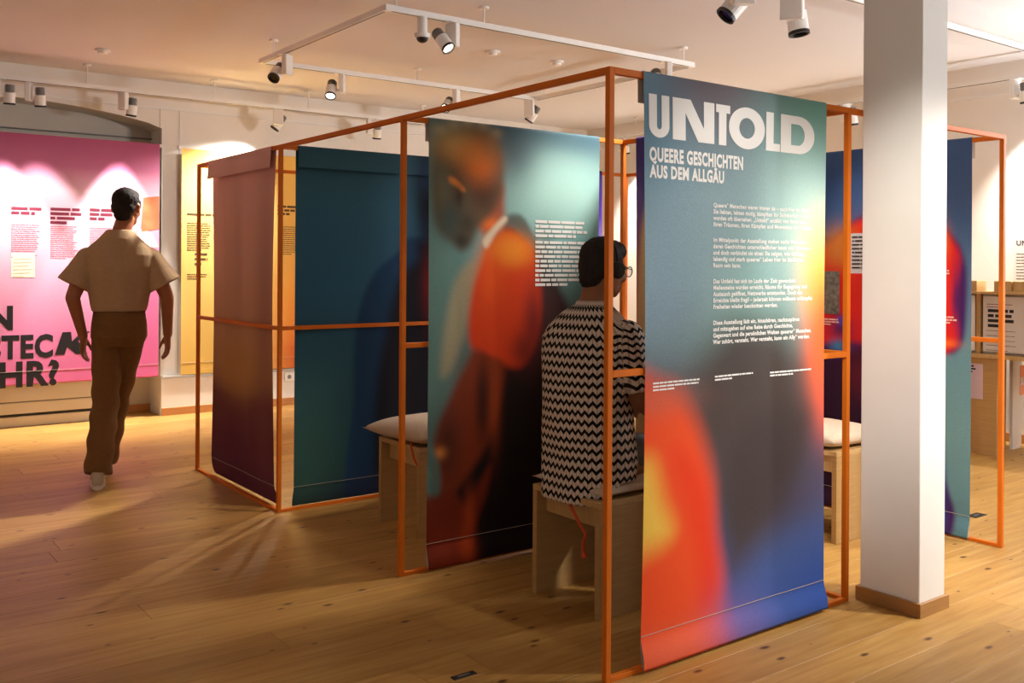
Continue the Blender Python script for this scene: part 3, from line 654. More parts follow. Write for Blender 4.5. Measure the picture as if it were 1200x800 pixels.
# --- violet and sand banner beside the seated visitor, far banner
def paint_sand(P):
    P.grad([(0, (150, 110, 70)), (.5, (190, 146, 92)), (1.2, (214, 172, 116)), (1.6, (206, 160, 108)), (2.0, (96, 74, 128))])
    P.poly([(-.1, 2.1), (.16, 2.1), (.10, 1.8), (.03, 1.5), (-.02, 1.1), (-.1, 1.0)], (74, 58, 130), .03, .95); P.blob(-.02, 1.35, .04, .3, (200, 84, 74), .7)
Banner('sand_banner', 'sand coloured banner with a violet corner facing the seated person', (LX, 1.222, 0), (0, -1, 0), (-1, 0, 0), 1.03, paint_sand, seed=6, taper=.012)
def paint_violet(P):
    P.grad([(0, (60, 40, 120)), (1.2, (226, 214, 252)), (1.45, (178, 150, 246)), (1.7, (110, 64, 206)), (2.0, (66, 40, 120))])
Banner('violet_banner', 'violet banner seen as a narrow strip behind the portrait banner', (1.345, 2*LY, 0), (1, 0, 0), (0, -1, 0), 1.0, paint_violet, seed=7, nu=41)

# --- wall banners
PY = 6.355
def paint_pink(P):
    w = P.w; P.grad([(.35, (232, 120, 172)), (.7, (244, 150, 196)), (1.1, (250, 196, 222)), (1.5, (255, 226, 236)), (1.75, (255, 232, 238)), (2.0, (196, 110, 140)), (2.42, (176, 92, 122))])
    P.grad([(.35, (230, 118, 172)), (.75, (240, 146, 194)), (1.1, (246, 172, 206)), (1.5, (250, 202, 222)), (1.95, (246, 196, 214)), (2.15, (206, 120, 158)), (2.42, (176, 84, 124))])  # pale middle and darker top put the spotlights' scallop into the print
    P.blob(w-.05, 1.1, .35, .6, (232, 112, 164), .8, 1.3); P.blob(w-.2, .6, .5, .3, (214, 92, 150), .5); P.blob(w-.08, 1.68, .2, .25, (244, 150, 180), .6)
WP = 2.6; X1P = .468
bp_ = Banner('pink_wall_banner', 'wide pink wall banner with bold black lettering behind the walking person', (X1P-WP, PY, 0), (1, 0, 0), (0, -1, 0), WP, paint_pink, z1=2.405, z0=.352, wave=.003, hem=.0, over=False, group='large cloth banners on the back wall', nu=161)
bp_.ink(polys([(0, .0), (.155, .03), (.155, .32), (.02, .30)]), WP-.157, 1.62, mat('terracotta_photo_print', (196, 112, 70), .8, noise=.25, nscale=9), 'photo_print')
bp_.ink(polys([(0, 0), (.22, 0), (.157, .13), (.05, .16)]), WP-.222, 1.49, mat('pale_photo_print', (226, 212, 208), .8), 'photo_print')
def pinkx(u, v): h = hit(u, v, 1, PY); return h.x-(X1P-WP), h.z
def word(body, uR, vB, vT, wid, m=M_INKB, weight=.045):
    x, z = pinkx(uR, vB); _, z2 = pinkx(uR, vT); bp_.ink(text_geo(body, z2-z, wid, weight), x-wid, z, m, 'word')
word('KEIN', 15, 385, 358, .56); word('VERSTEC', 62, 417, 391, .86); word('MEHR?', 69, 449, 421, .80)
x, z = pinkx(64, 416); x2, z2 = pinkx(104, 388); w = x2-x; h = z2-z
bp_.ink(polys([(0, 0), (.28*w, 0), (.36*w, .34*h), (.46*w, .42*h), (.50*w, .58*h), (.47*w, h), (.22*w, h)], [(.36*w, .34*h), (.62*w, 0), (.96*w, 0), (.68*w, .58*h), (.50*w, .58*h), (.46*w, .42*h)], [(.50*w, .58*h), (.68*w, .58*h), (1.04*w, h), (.80*w, h)]), x, z, M_INKB, 'letter')
for u, vh, hr, vb, br in ((13, 244, 2, 262, 17), (59, 245, 4, 264, 17), (105, 246, 3, 266, 15)):
    x, z = pinkx(u, vh); bp_.ink(greek(.24, hr, .037, .024, u, .25), x, z-.01, M_INKP, 'heading')
    x, z = pinkx(u, vb); bp_.ink(greek(.215, br, .0165, .006, u+1, .2), x, z-.01, mat('rose_print', (214, 120, 140), .8), 'text_column')
x, z = pinkx(13, 325); bp_.ink(polys([(0, 0), (.175, 0), (.175, .20), (0, .20)]), x, z, mat('cream_note_print', (255, 248, 222), .8), 'note_print')
x, z = pinkx(15, 318); bp_.ink(greek(.15, 6, .028, .004, 4, .3), x, z+.10, mat('grey_print', (200, 190, 176), .8), 'note_text').location = (0, -.0015, 0)
def paint_yellow(P):
    P.grad([(.35, (226, 186, 96)), (1.2, (244, 206, 116)), (2.0, (250, 214, 128)), (2.4, (240, 190, 100))])
    m = smooth(.6, 1.15, P.x); lo = np.stack([np.interp(P.z, [.35, .55, .6, 1.0, 1.5, 2.4], lin([(206, 104, 46), (210, 98, 40), (216, 112, 44), (236, 148, 54), (246, 188, 88), (240, 190, 92)])[:, i]) for i in range(3)], -1)
    P.c = P.c*(1-m[..., None])+lo*m[..., None]
    P.blob(.55, 2.4, .2, .05, (150, 200, 196), .9)
by_ = Banner('yellow_wall_banner', 'yellow to orange wall banner with dark text seen through the frame', (.662, PY, 0), (1, 0, 0), (0, -1, 0), 1.6, paint_yellow, z1=2.385, z0=.350, wave=.002, hem=.0, over=False, group='large cloth banners on the back wall', nu=101)
def yx(u, v): h = hit(u, v, 1, PY); return h.x-.662, h.z
for u, v, wd, r, p, hh, m in ((219, 252, .55, 1, .03, .018, M_INKBR), (219, 262, .22, 13, .02, .008, M_INKBR), (228, 299, .14, 3, .045, .02, M_INKBR), (219, 322, .2, 3, .02, .008, M_INKBR), (325, 243, .22, 3, .035, .02, M_INKBR), (325, 266, .24, 14, .02, .007, M_INKBR)):
    x, z = yx(u, v); by_.ink(greek(wd, r, p, hh, u+v, .2), x, z, m, 'text_block')
# picture wires with clips
for x, lab in ((.478, 'thin hanging wire with clip at the edge of the pink banner'), (.648, 'thin hanging wire with clip at the edge of the yellow banner')):
    t = thing('picture_wire', lab, 'wire', (x, 6.383, 2.715)); build('wire', MB().tube([(0, 0, 0), (0, 0, -2.35)], .0018, 6), M_GREYM, t)
    build('clip', MB().box((-.012, -.02, -.345), (.012, .006, -.315), .002), M_WHITEM, t)
# wall sockets
ws = thing('wall_socket', 'white double wall socket below the yellow banner', 'socket', (1.74, YB-.04, .27))
build('plate', MB().box((-.09, -.012, -.04), (.09, 0, .04), .003), M_WHITEM, ws)
for s in (-1, 1): build('outlet', MB().tube([(s*.043, -.0135, 0), (s*.043, -.004, 0)], .02, 16), M_GREYM, ws)

# ------------------------------------------------------------------ stools and cushions
def stool(x, y, label, ln=.40):
    t = thing('wooden_stool', label, 'stool', (x, y, 0), 0, 'plywood stools in the booths')
    for yy in (0, .385): build('side_panel', MB().box((0, yy, 0), (ln, yy+.027, .425), .0015), M_PLY, t)
    build('seat_board', MB().box((0, 0, .4255), (ln, .412, .449), .0015), M_PLYH, t)
    build('stretcher', MB().box((.05, .0275, .335), (.07, .3845, .425)), M_PLYH, t)
    return t
def cushion(x, y, sx, sy, th, label, tip=.0, rz=0, sag=.0):
    t = thing('seat_cushion', label, 'cushion', (x, y, .450), rz, 'linen cushions on the stools')
    n = 28; vs = []; fs = []
    for side in (1, -1):
        for i in range(n+1):
            for j in range(n+1):
                a = 2*i/n-1; b = 2*j/n-1
                h = ((1-a**4)*(1-b**4))**.6
                px = a*sx/2*(1-.10*(1-b*b)); py = b*sy/2*(1-.10*(1-a*a))
                z = th*(.42+.0*a)+side*th*.5*h*(1 if side > 0 else .84)+sag*.0
                vs.append((px, py, max(z, .001)))
    m_ = (n+1)**2
    for i in range(n):
        for j in range(n):
            q = (i*(n+1)+j, (i+1)*(n+1)+j, (i+1)*(n+1)+j+1, i*(n+1)+j+1); fs.append(q); fs.append(tuple(k+m_ for k in q[::-1]))
    me = bpy.data.meshes.new('pillow'); me.from_pydata(vs, [], fs)
    b = bmesh.new(); b.from_mesh(me); bmesh.ops.remove_doubles(b, verts=b.verts, dist=.0004); b.to_mesh(me); b.free()
    link('pillow', me, M_LINEN, t, True)
    return t
stool(.350, .425, 'pale plywood stool under the seated person')
stool(.362, 1.757, 'pale plywood stool before the dark teal silhouette banner')
stool(1.972, .505, 'pale plywood stool between the title banner and the white column')
c1 = cushion(.565, .632, .42, .44, .066, 'flattened linen cushion under the seated person with orange tie')
mb = MB().tube([(-.17, -.02, .02), (-.219, -.03, .015), (-.222, -.045, -.04), (-.222, -.10, -.10), (-.222, -.14, -.135)], .0065, 8)
mb.tube([(-.222, -.14, -.135), (-.224, -.125, -.16), (-.224, -.125, -.20), (-.224, -.135, -.225)], [.006, .006, .007, .014], 8); build('tie', mb, M_CORD, c1)
c2 = cushion(.545, 1.96, .50, .50, .125, 'plump linen cushion on the stool before the teal silhouette banner', rz=.12)
build('tie', MB().tube([(-.18, -.09, .03), (-.20, -.10, .0), (-.203, -.13, -.06), (-.203, -.16, -.09)], .006, 8), M_CORD, c2)
cushion(2.17, .71, .46, .46, .115, 'plump linen cushion beside the blue figure banner', rz=-.05)

# ------------------------------------------------------------------ people
def skin_mat(name, rgb): return mat(name, rgb, .5, noise=.06, nscale=14, spec=.35)
def head_blobs(mb, X):
    """X maps head-local (x right, y forward, z up from the chin) to the person's frame"""
    def B(c, r): mb.ball(X(c), r, 18, 12, X.R)
    B((0, -.012, .142), (.075, .096, .092)); B((0, .030, .10), (.066, .062, .085)); B((0, .040, .045), (.052, .050, .045)); B((0, .062, .022), (.026, .024, .022))
    B((0, .082, .128), (.050, .018, .018)); B((0, .084, .066), (.028, .016, .013)); B((0, .083, .052), (.024, .016, .010))
    for s in (-1, 1):
        B((s*.037, .066, .088), (.026, .024, .026)); B((s*.078, -.012, .112), (.010, .022, .034)); B((s*.081, -.018, .125), (.010, .016, .016))
    mb.tube([X((0, .088, .125)), X((0, .100, .105)), X((0, .110, .088)), X((0, .094, .076))], [.009*X.k, .011*X.k, .015*X.k, .010*X.k], 10)
    for s in (-1, 1): B((s*.012, .096, .084), (.010, .010, .008))
class Frame:
    def __init__(s, o, yaw=0, pitch=0, tilt=0, k=1.0):
        s.o = Vector(o); s.k = k; s.R = Matrix.Rotation(yaw, 3, 'Z')@Matrix.Rotation(pitch, 3, 'X')@Matrix.Rotation(tilt, 3, 'Y')
    def __call__(s, p): return s.o+s.R@(Vector(p)*s.k)
def hand(mb, wrist, fwd, side, nrm, curl=.5, k=1.0):
    """palm plus five fingers; fwd = along the hand, side = towards the thumb, nrm = palm side"""
    f = Vector(fwd).normalized(); s = Vector(side); s = (s-f*s.dot(f)).normalized(); n = f.cross(s)
    if n.dot(Vector(nrm)) < 0: n = -n
    w = Vector(wrist)
    P = lambda a, b, c=0: w+(f*a+s*b+n*c)*k
    mb.loft([mb.ering(P(a, 0), s*b*k, n*c*k, 14) for a, b, c in ((-.01, .026, .020), (.02, .034, .017), (.06, .041, .015), (.09, .040, .013), (.098, .034, .009))])
    for b, ln, r in ((.031, .072, .0085), (.010, .080, .009), (-.011, .075, .0085), (-.031, .058, .0075)):
        p = P(.088, b); d = f; pts = [P(.07, b), p]; a = 0
        for seg, c in ((.45, .35), (.32, .8), (.23, .6)):
            a += c*curl; d = f*math.cos(a)+n*math.sin(a); p = p+d*ln*seg*k; pts.append(p)
        mb.limb(pts, [r*k, r*k, r*.95*k, r*.85*k, r*.7*k], 10)
    pts = [P(.015, .018, .004), P(.045, .045, .012), P(.072, .055, .022), P(.095, .054, .030)]
    mb.limb(pts, [.013*k, .0115*k, .010*k, .008*k], 10)
def shoe(name, parent, m, ankle, yaw, sole_m, pitch=0):
    """trainer with its heel under the ankle; returns nothing"""
    R = Matrix.Rotation(yaw, 3, 'Z')@Matrix.Rotation(pitch, 3, 'X'); a = Vector(ankle)
    X = lambda p: a+R@Vector(p)
    mb = MB(); rg = []
    for y, w, zt, zb in ((-.075, .022, -.01, -.062), (-.06, .036, .03, -.068), (-.01, .038, .035, -.068), (.04, .040, .006, -.068), (.10, .046, -.018, -.068), (.155, .043, -.032, -.068), (.185, .028, -.042, -.062), (.195, .012, -.048, -.058)):
        rg.append([X(p) for p in mb.ering((0, y, (zt+zb)/2), (w, 0, 0), (0, 0, (zt-zb)/2), 18, 2.6)])
    mb.loft(rg); o = build(name, mb, m, parent, True)
    sb = MB(); top = []; bot = []
    for i in range(24):
        t = 2*math.pi*i/24; y = .06+.140*math.sin(t); w = (.043+.007*math.sin(t))*math.cos(t)
        top.append(X((w, y, -.058))); bot.append(X((w*.97, y, -.086)))
    sb.loft([bot, top]); build('sole', sb, sole_m, o)
    lb = MB()
    for k in range(4): lb.tube([X((-.022, .045+.022*k, .006-.011*k+.006)), X((0, .047+.022*k, .012-.011*k+.004)), X((.022, .045+.022*k, .006-.011*k+.006))], .003, 6)
    build('laces', lb, M_WHITEM, o)

def zigzag_cloth():
    M = bpy.data.materials.new('zigzag_knit_cloth'); M.use_nodes = True; N = M.node_tree.nodes; K = M.node_tree.links
    b = N['Principled BSDF']; b.inputs['Roughness'].default_value = .85; b.inputs['Specular IOR Level'].default_value = .2
    a = N.new('ShaderNodeAttribute'); a.attribute_name = 'pat'; sx = N.new('ShaderNodeSeparateXYZ'); K.new(a.outputs['Vector'], sx.inputs[0])
    def mth(op, x, y=None):
        n = N.new('ShaderNodeMath'); n.operation = op
        for i, q in enumerate((x, y)):
            if q is None: continue
            if isinstance(q, (int, float)): n.inputs[i].default_value = q
            else: K.new(q, n.inputs[i])
        return n.outputs[0]
    zz = mth('PINGPONG', sx.outputs[0], .015)                       # 0..0.017 triangle
    v = mth('ADD', mth('DIVIDE', sx.outputs[1], .037), mth('MULTIPLY', zz, 30))
    fr_ = mth('FRACT', v); dark = mth('LESS_THAN', fr_, .43)
    # lighter yarn with a fine darker fleck
    fl = mth('PINGPONG', mth('ADD', sx.outputs[0], .0085), .0085); fl2 = mth('GREATER_THAN', fl, .0068)
    m1 = N.new('ShaderNodeMix'); m1.data_type = 'RGBA'; K.new(fl2, m1.inputs[0]); m1.inputs[6].default_value = L4((216, 200, 184)); m1.inputs[7].default_value = L4((168, 152, 138))
    m2 = N.new('ShaderNodeMix'); m2.data_type = 'RGBA'; K.new(dark, m2.inputs[0]); K.new(m1.outputs[2], m2.inputs[6]); m2.inputs[7].default_value = L4((22, 18, 18))
    K.new(m2.outputs[2], b.inputs['Base Color'])
    return M

# ---- seated visitor
def seated():
    yaw = -1.34; O = Vector((.505, .640, 0))
    t = thing('person', 'person in black and beige zigzag shirt and glasses sitting on a plywood stool', 'person', O, yaw)
    SK = skin_mat('brown_skin', (150, 98, 66)); HAIR = mat('black_hair', (30, 21, 17), .75, noise=.5, nscale=120, stretch=(1, 1, .15))
    TRO = mat('grey_trousers', (92, 88, 88), .85, noise=.08, nscale=50, bump=.2, bscale=400)
    b = MB()
    HX = Frame((0.005, .045, 1.228), -.22, -.12, 0, 1.0)
    head_blobs(b, HX)
    b.limb([(0, -.025, 1.13), (0, .012, 1.22), (.004, .028, 1.28)], [.066, .061, .060])
    def trunk(mb, e=0, z0=.50):
        rg = []
        for z, rx, ry, cy in ((z0, .180, .125, -.015), (.58, .190, .132, -.02), (.68, .184, .128, -.035), (.80, .178, .122, -.045), (.92, .180, .122, -.045), (1.00, .190, .120, -.04), (1.07, .190, .110, -.035), (1.12, .160, .092, -.028), (1.165, .105, .076, -.02), (1.19, .068, .062, -.012)):
            rg.append(mb.ering((0, cy, z), (rx+e, 0, 0), (0, ry+e, 0), 28, 2.3))
        mb.loft(rg)
    trunk(b)
    J = {1: [(.180, -.03, 1.07), (.225, .0, .83), (.185, .20, .735)], -1: [(-.150, -.02, 1.055), (-.185, .10, .84), (-.10, .28, .74)]}
    for s in (1, -1):
        sh, el, wr = J[s]; b.limb([sh, el], [.056, .044]); b.limb([el, wr], [.044, .029])
        hip = (s*.095, .02, .575); kn = (s*.13, .43, .535); an = (s*.13, .42, .092)
        b.limb([hip, kn], [.088, .06]); b.limb([kn, (s*.13, .405, .36), an], [.058, .055, .036]); b.limb([an, (s*.13, .54, .045)], [.036, .028])
    hand(b, J[1][2], (-.75, .62, -.12), (.2, .4, .7), (-.3, 0, -1), .75); hand(b, J[-1][2], (.6, .75, -.12), (0, .4, .7), (.3, 0, -1), .75)
    link('body', remesh(b, .006, 3), SK, t)
    # hair: cap over the cranium, short at the nape
    h = MB()
    for c, r in (((0, -.020, .158), (.081, .098, .086)), ((0, .030, .192), (.066, .066, .046)), ((0, -.052, .118), (.072, .062, .072)), ((0, -.066, .070), (.058, .040, .050))): h.ball(HX(c), r, 22, 14, HX.R)
    for s in (-1, 1): h.ball(HX((s*.071, .014, .135)), (.012, .026, .036), 12, 8, HX.R)
    me = remesh(h, .005, 2)
    nv = len(me.vertices); co = np.empty(nv*3); me.vertices.foreach_get('co', co); co = co.reshape(-1, 3); co += rng.normal(0, .0011, co.shape); me.vertices.foreach_set('co', co.ravel()); me.update()
    link('hair', me, HAIR, t)
    # shirt
    s_ = MB(); trunk(s_, .016, .50)
    for s in (1, -1):
        sh, el, wr = (Vector(p) for p in J[s]); d = (el-sh); 
        s_.ball(sh, .072, 18, 12); s_.tube([sh, sh+d*.45, sh+d*.86], [.071, .075, .081], 20)
    s_.loft([s_.ering((0, y, z), (r, 0, 0), (0, r*.92, 0), 20) for y, z, r in ((-.014, 1.165, .085), (-.006, 1.20, .072), (-.002, 1.213, .070))])
    me = remesh(s_, .007, 2)
    nv = len(me.vertices); co = np.empty(nv*3); me.vertices.foreach_get('co', co); co = co.reshape(-1, 3)
    back = smooth(-.06, -.12, co[:, 1]); lowz = np.clip((.60-co[:, 2])/.10, 0, 1)
    co[:, 2] -= back*lowz*.085; co[:, 1] -= back*lowz*.028
    # folds
    co[:, 1] += .004*np.sin(co[:, 0]*38+co[:, 2]*9)*smooth(1.0, .7, co[:, 2])
    me.vertices.foreach_set('co', co.ravel())
    at = me.attributes.new('pat', 'FLOAT_VECTOR', 'POINT'); pat = np.zeros((nv, 3), np.float32)
    ang = np.arctan2(co[:, 0], -(co[:, 1]+.03)); pat[:, 0] = ang*.17
    pat[:, 1] = co[:, 2]+.05*smooth(.10, .2, np.abs(co[:, 0]))*smooth(.95, 1.15, co[:, 2])
    slv = (np.abs(co[:, 0]) > .205); pat[slv, 0] = (co[slv, 1])*1.0
    at.data.foreach_set('vector', pat.ravel()); me.update()
    so = link('shirt', me, zigzag_cloth(), t)
    # trousers
    p = MB(); p.loft([p.ering((0, .0, z), (rx, 0, 0), (0, ry, 0), 24) for z, rx, ry in ((.503, .150, .10), (.53, .182, .125), (.62, .180, .12), (.66, .170, .11))])
    for s in (1, -1):
        kn = Vector((s*.13, .43, .545))
        p.limb([(s*.095, .05, .590), kn], [.092, .074]); p.tube([kn, (s*.13, .43, .34), (s*.13, .425, .115)], [.074, .076, .070], 18)
    link('trousers', remesh(p, .007, 3), TRO, t)
    for s in (1, -1): shoe('shoe', t, mat('dark_trainer_leather', (48, 44, 44), .6), (s*.13, .43, .087), 0, M_WHITEM)
    # glasses
    g = MB()
    for s in (-1, 1):
        ring = [HX((s*.036+.025*math.cos(a), .114-.010*abs(math.cos(a))*(1 if s*math.cos(a) > 0 else 0), .115+.021*math.sin(a))) for a in [2*math.pi*i/20 for i in range(21)]]
        g.tube(ring, .0022, 6); g.tube([HX((s*.061, .104, .122)), HX((s*.080, .05, .124)), HX((s*.083, -.012, .124)), HX((s*.080, -.03, .112))], .002, 6)
    g.tube([HX((-.011, .114, .117)), HX((0, .118, .120)), HX((.011, .114, .117))], .002, 6)
    gl_ = build('glasses', g, M_BLACK, t)
    for s in (-1, 1):
        me_ = MB(); me_.add([HX((s*.036+.0235*math.cos(2*math.pi*i/18), .112, .115+.0195*math.sin(2*math.pi*i/18))) for i in range(18)], [tuple(range(18))]); 
        GM = mat('spectacle_glass', (230, 236, 240), .05, spec=.6); GM.node_tree.nodes['Principled BSDF'].inputs['Alpha'].default_value = .3
        build('lens', me_, GM, gl_)
    e = MB()
    for s in (-1, 1): e.ball(HX((s*.032, .084, .115)), .011, 12, 8)
    build('eyes', e, mat('eye_white', (230, 226, 220), .3), t)
    # headphones
    hp = MB()
    for s in (-1, 1):
        c = HX((s*.096, -.012, .108)); ax = HX.R@Vector((s, 0, 0))
        hp.tube([c-ax*.010, c+ax*.006, c+ax*.014], [.034, .036, .028], 20)
    hp.tube([HX((.098*math.cos(a), -.018, .125+.118*math.sin(a))) for a in [math.pi*i/16 for i in range(17)]], .005, 8)
    build('headphones', hp, M_BLACK, t, True)
seated()

# ---- walking visitor
def walker():
    yaw = -.25; O = Vector((-.500, 3.900, 0))
    t = thing('person', 'person in beige t-shirt and brown trousers walking away towards the pink banner', 'person', O, yaw)
    SK = skin_mat('tan_skin', (176, 112, 78)); HAIR = mat('dark_hair', (34, 22, 18), .8, noise=.5, nscale=120, stretch=(1, 1, .15))
    TEE = mat('beige_jersey', (190, 158, 120), .9, noise=.04, nscale=40, bump=.2, bscale=300); TRO = mat('brown_twill', (128, 88, 44), .85, noise=.07, nscale=40, bump=.2, bscale=300)
    b = MB(); HX = Frame((.035, .03, 1.578), -.35, -.05, 0, 1.0); head_blobs(b, HX)
    b.limb([(0, -.015, 1.45), (.01, .0, 1.55), (.03, .02, 1.62)], [.062, .055, .055])
    def trunk(mb, e=0, z0=.90, ztop=True):
        rg = []
        for z, rx, ry, cy in ((.90, .148, .11, -.01), (.98, .150, .112, -.012), (1.06, .140, .104, -.005), (1.16, .148, .105, -.01), (1.26, .178, .112, -.02), (1.36, .195, .115, -.02), (1.43, .185, .10, -.018), (1.48, .125, .078, -.012), (1.51, .075, .062, -.005)):
            if z < z0: continue
            rg.append(mb.ering((0, cy, z), (rx+e, 0, 0), (0, ry+e, 0), 28, 2.3))
        mb.loft(rg)
    trunk(b)
    J = {1: [(.180, -.015, 1.375), (.275, -.03, 1.14), (.285, .06, .90)], -1: [(-.180, -.015, 1.375), (-.262, -.04, 1.14), (-.205, .05, .90)]}
    for s in (1, -1):
        sh, el, wr = J[s]; b.limb([sh, el], [.056, .042]); b.limb([el, wr], [.042, .028])
        hand(b, wr, (0, .12, -1), (-s*.3, 1, .1), (-s, 0, 0), .45)
    hipL, knL, anL = (-.070, 0, .92), (-.075, .02, .50), (-.115, -.125, .088)
    hipR, knR, anR = (.068, 0, .92), (-.01, .20, .50), (-.085, .26, .088)
    for hip, kn, an in ((hipL, knL, anL), (hipR, knR, anR)):
        b.limb([hip, kn], [.085, .055]); b.limb([kn, an], [.054, .036])
        b.limb([an, (an[0], an[1]+.12, .045)], [.034, .027])
    link('body', remesh(b, .006, 3), SK, t)
    h = MB()
    for c, r in (((0, -.020, .160), (.080, .098, .082)), ((0, .034, .198), (.062, .062, .040)), ((0, -.052, .118), (.070, .060, .070)), ((0, -.064, .072), (.054, .038, .046))): h.ball(HX(c), r, 22, 14, HX.R)
    for s in (-1, 1): h.ball(HX((s*.071, .014, .135)), (.012, .026, .036), 12, 8, HX.R)
    me = remesh(h, .005, 2)
    nv = len(me.vertices); co = np.empty(nv*3); me.vertices.foreach_get('co', co); co = co.reshape(-1, 3); co += rng.normal(0, .0011, co.shape); me.vertices.foreach_set('co', co.ravel()); me.update()
    link('hair', me, HAIR, t)
    s_ = MB(); rg = []
    for z, rx, ry, cy in ((1.055, .158, .122, -.006), (1.10, .168, .128, -.010), (1.22, .186, .134, -.018), (1.33, .204, .132, -.02), (1.40, .208, .118, -.018), (1.45, .176, .104, -.016), (1.50, .122, .088, -.012), (1.555, .076, .068, .0)): rg.append(s_.ering((0, cy, z), (rx, 0, 0), (0, ry, 0), 28, 2.3))
    s_.loft(rg)
    for s in (1, -1):
        sh, el, wr = (Vector(p) for p in J[s]); d = el-sh
        s_.ball(sh, .070, 18, 12); s_.tube([sh, sh+d*.35+Vector((s*.008, 0, 0)), sh+d*.68+Vector((s*.02, 0, 0))], [.070, .086, .104], 22)
    me = remesh(s_, .007, 2); nv = len(me.vertices); co = np.empty(nv*3); me.vertices.foreach_get('co', co); co = co.reshape(-1, 3)
    co[:, 1] += .006*np.sin(co[:, 0]*30+co[:, 2]*14)*smooth(1.45, 1.15, co[:, 2]); me.vertices.foreach_set('co', co.ravel()); me.update(); link('t_shirt', me, TEE, t)
    p = MB(); p.loft([p.ering((0, cy, z), (rx, 0, 0), (0, ry, 0), 26, 2.2) for z, rx, ry, cy in ((.84, .135, .11, -.01), (.90, .164, .130, -.014), (.98, .160, .126, -.014), (1.06, .148, .112, -.006), (1.075, .147, .111, -.006))])
    for hip, kn, an in ((hipL, knL, anL), (hipR, knR, anR)):
        hip, kn, an = Vector(hip), Vector(kn), Vector(an)
        p.limb([hip, kn], [.090, .080], 18); p.tube([kn, kn.lerp(an, .5), Vector((an.x, an.y, an.z-.005))], [.080, .080, .080], 20)
    me = remesh(p, .007, 3); nv = len(me.vertices); co = np.empty(nv*3); me.vertices.foreach_get('co', co); co = co.reshape(-1, 3)
    co[:, 0] += .005*np.sin(co[:, 2]*42+co[:, 1]*12)*smooth(.9, .5, co[:, 2]); me.vertices.foreach_set('co', co.ravel()); me.update(); link('trousers', me, TRO, t)
    bl = MB(); bl.loft([bl.ering((0, -.006, z), (.150, 0, 0), (0, .114, 0), 26, 2.2) for z in (1.045, 1.078)]); build('waistband', bl, mat('dark_brown_band', (74, 50, 30), .8), t, True)
    sm = mat('pale_trainer_leather', (204, 190, 168), .6)
    for an in (anL, anR): shoe('shoe', t, sm, (an[0], an[1], .087), 0, M_WHITEM)
walker()

# ------------------------------------------------------------------ timber stand with posters at the far wall
ts = thing('timber_display_stand', 'pale plywood display stand with posters beyond the column', 'display stand', (4.81, 1.14, 0))
def tb(name, a, b, m=M_PLY, parent=None, bev=.002): return build(name, MB().box(a, b, bev), m, parent or ts)
tb('front_panel', (0, 0, 0), (.025, 1.5, .70)); tb('side_panel', (.32, .10, 0), (.345, 1.4, .70)); tb('table_top', (-.02, -.04, .70), (.50, 1.55, .73), M_PLYH)
tb('end_panel', (.36, .06, 0), (.50, .085, .70), mat('white_panel', (226, 216, 204), .6))
tb('back_board', (.05, -.02, .73), (.07, 1.5, 1.165), mat('pale_board', (216, 204, 186), .7))
for yy in (-.02, .125, .62, 1.1): tb('upright', (.01, yy, .73), (.05, yy+.035, 1.165))
tb('top_board', (-.03, -.32, 1.165), (.20, 1.55, 1.185), M_PLYH)
for y0, y1 in ((.145, .34), (-.10, .02), (-.30, -.115), (.5, .7)): tb('top_block', (-.01, y0, 1.1855), (.13, y1, 1.26), M_PLYH)
tb('outer_upright', (.01, -.31, .0), (.05, -.275, 1.165)); tb('outer_board', (.05, -.31, .73), (.07, -.025, 1.165), mat('pale_board', (216, 204, 186), .7)); tb('outer_table', (-.02, -.32, .70), (.50, -.045, .73), M_PLYH)
po = thing('poster', 'grey paper poster with four bold black lines on the timber stand', 'poster', (4.81, 1.14, 0))
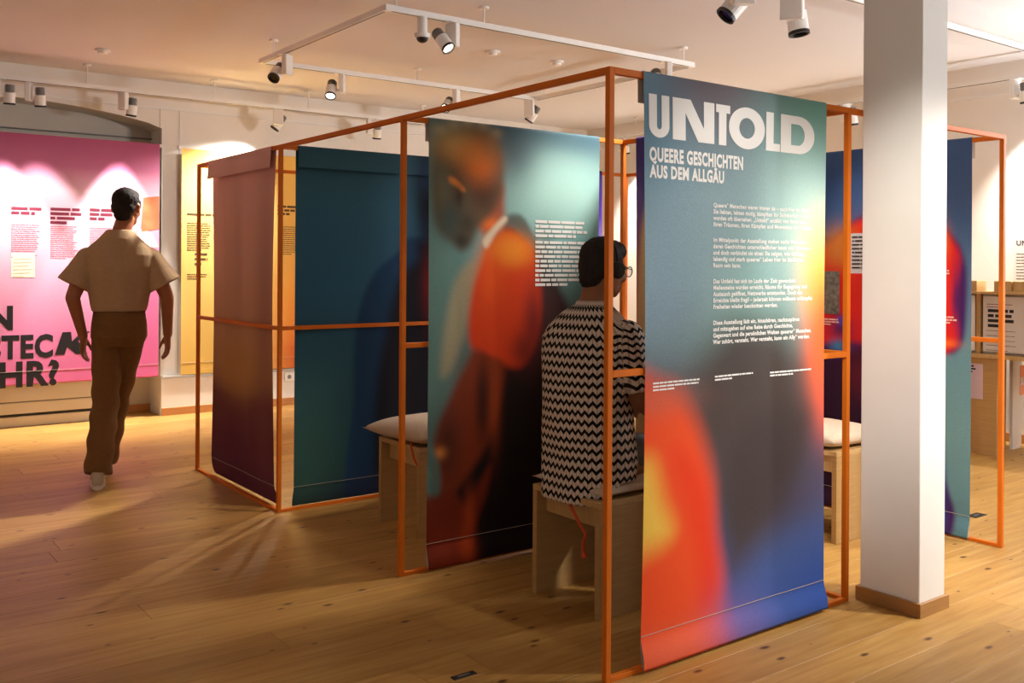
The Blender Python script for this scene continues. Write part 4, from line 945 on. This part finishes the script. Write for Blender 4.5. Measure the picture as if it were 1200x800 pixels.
build('sheet', MB().box((.006, -.27, .75), (.0095, .105, 1.15)), mat('grey_paper', (206, 198, 190), .8), po)
def pink_lines(parent, geo, x, y, z, m, name): 
    vs, fs = geo; me = bpy.data.meshes.new(name); me.from_pydata([(x, y-a, z+b) for a, b in vs], [], fs); return link(name, me, m, parent)
pink_lines(po, greek(.19, 4, .036, .022, 8, .15), .005, .07, 1.035, M_INKB, 'heading'); pink_lines(po, greek(.24, 5, .035, .004, 12, .3), .005, .08, .90, M_INKBR, 'text_lines'); pink_lines(po, greek(.2, 2, .02, .005, 13, .3), .005, .08, 1.09, M_INKP, 'small_print')
po2 = thing('poster', 'pale paper poster next to the bold poster on the timber stand', 'poster', (4.81, 1.14, 0))
build('sheet', MB().box((.006, .165, .75), (.0095, .5, 1.15)), mat('white_paper', (226, 220, 212), .8), po2); pink_lines(po2, greek(.24, 12, .03, .006, 18, .2), .005, .46, 1.10, M_INKBR, 'text_lines')
cd1 = thing('note_card', 'lilac card pinned to the plywood front panel', 'card', (4.81, 1.14, 0))
build('card', MB().box((-.004, .1, .40), (-.0008, .24, .655)), mat('lilac_paper', (206, 184, 196), .8), cd1); pink_lines(cd1, greek(.08, 3, .02, .012, 2, .2), -.0048, .23, .63, M_INKB, 'doodle')
cd2 = thing('note_card', 'orange card with a small picture hanging below the table edge', 'card', (5.02, 1.14, 0))
build('card', MB().box((.02, -.055, .43), (.17, -.052, .645)), mat('orange_paper', (232, 150, 112), .8), cd2); build('picture', MB().box((.03, -.0565, .50), (.10, -.0555, .56)), mat('picture_print', (220, 200, 190), .8, noise=.5, nscale=40), cd2)
wt = thing('wall_text_sheet', 'white text sheet with dark heading on the bright wall above the stand', 'sheet', (XR, 1.32, 1.55))
build('sheet', MB().box((-.004, -.55, -.42), (-.0008, .03, .03)), mat('white_paper', (238, 232, 226), .8), wt)
pink_lines(wt, text_geo('UN', .04, None, .03), -.005, .015, -.02, M_INKB, 'heading'); pink_lines(wt, greek(.4, 14, .024, .006, 6, .2), -.005, .015, -.09, M_INKBR, 'text_lines')
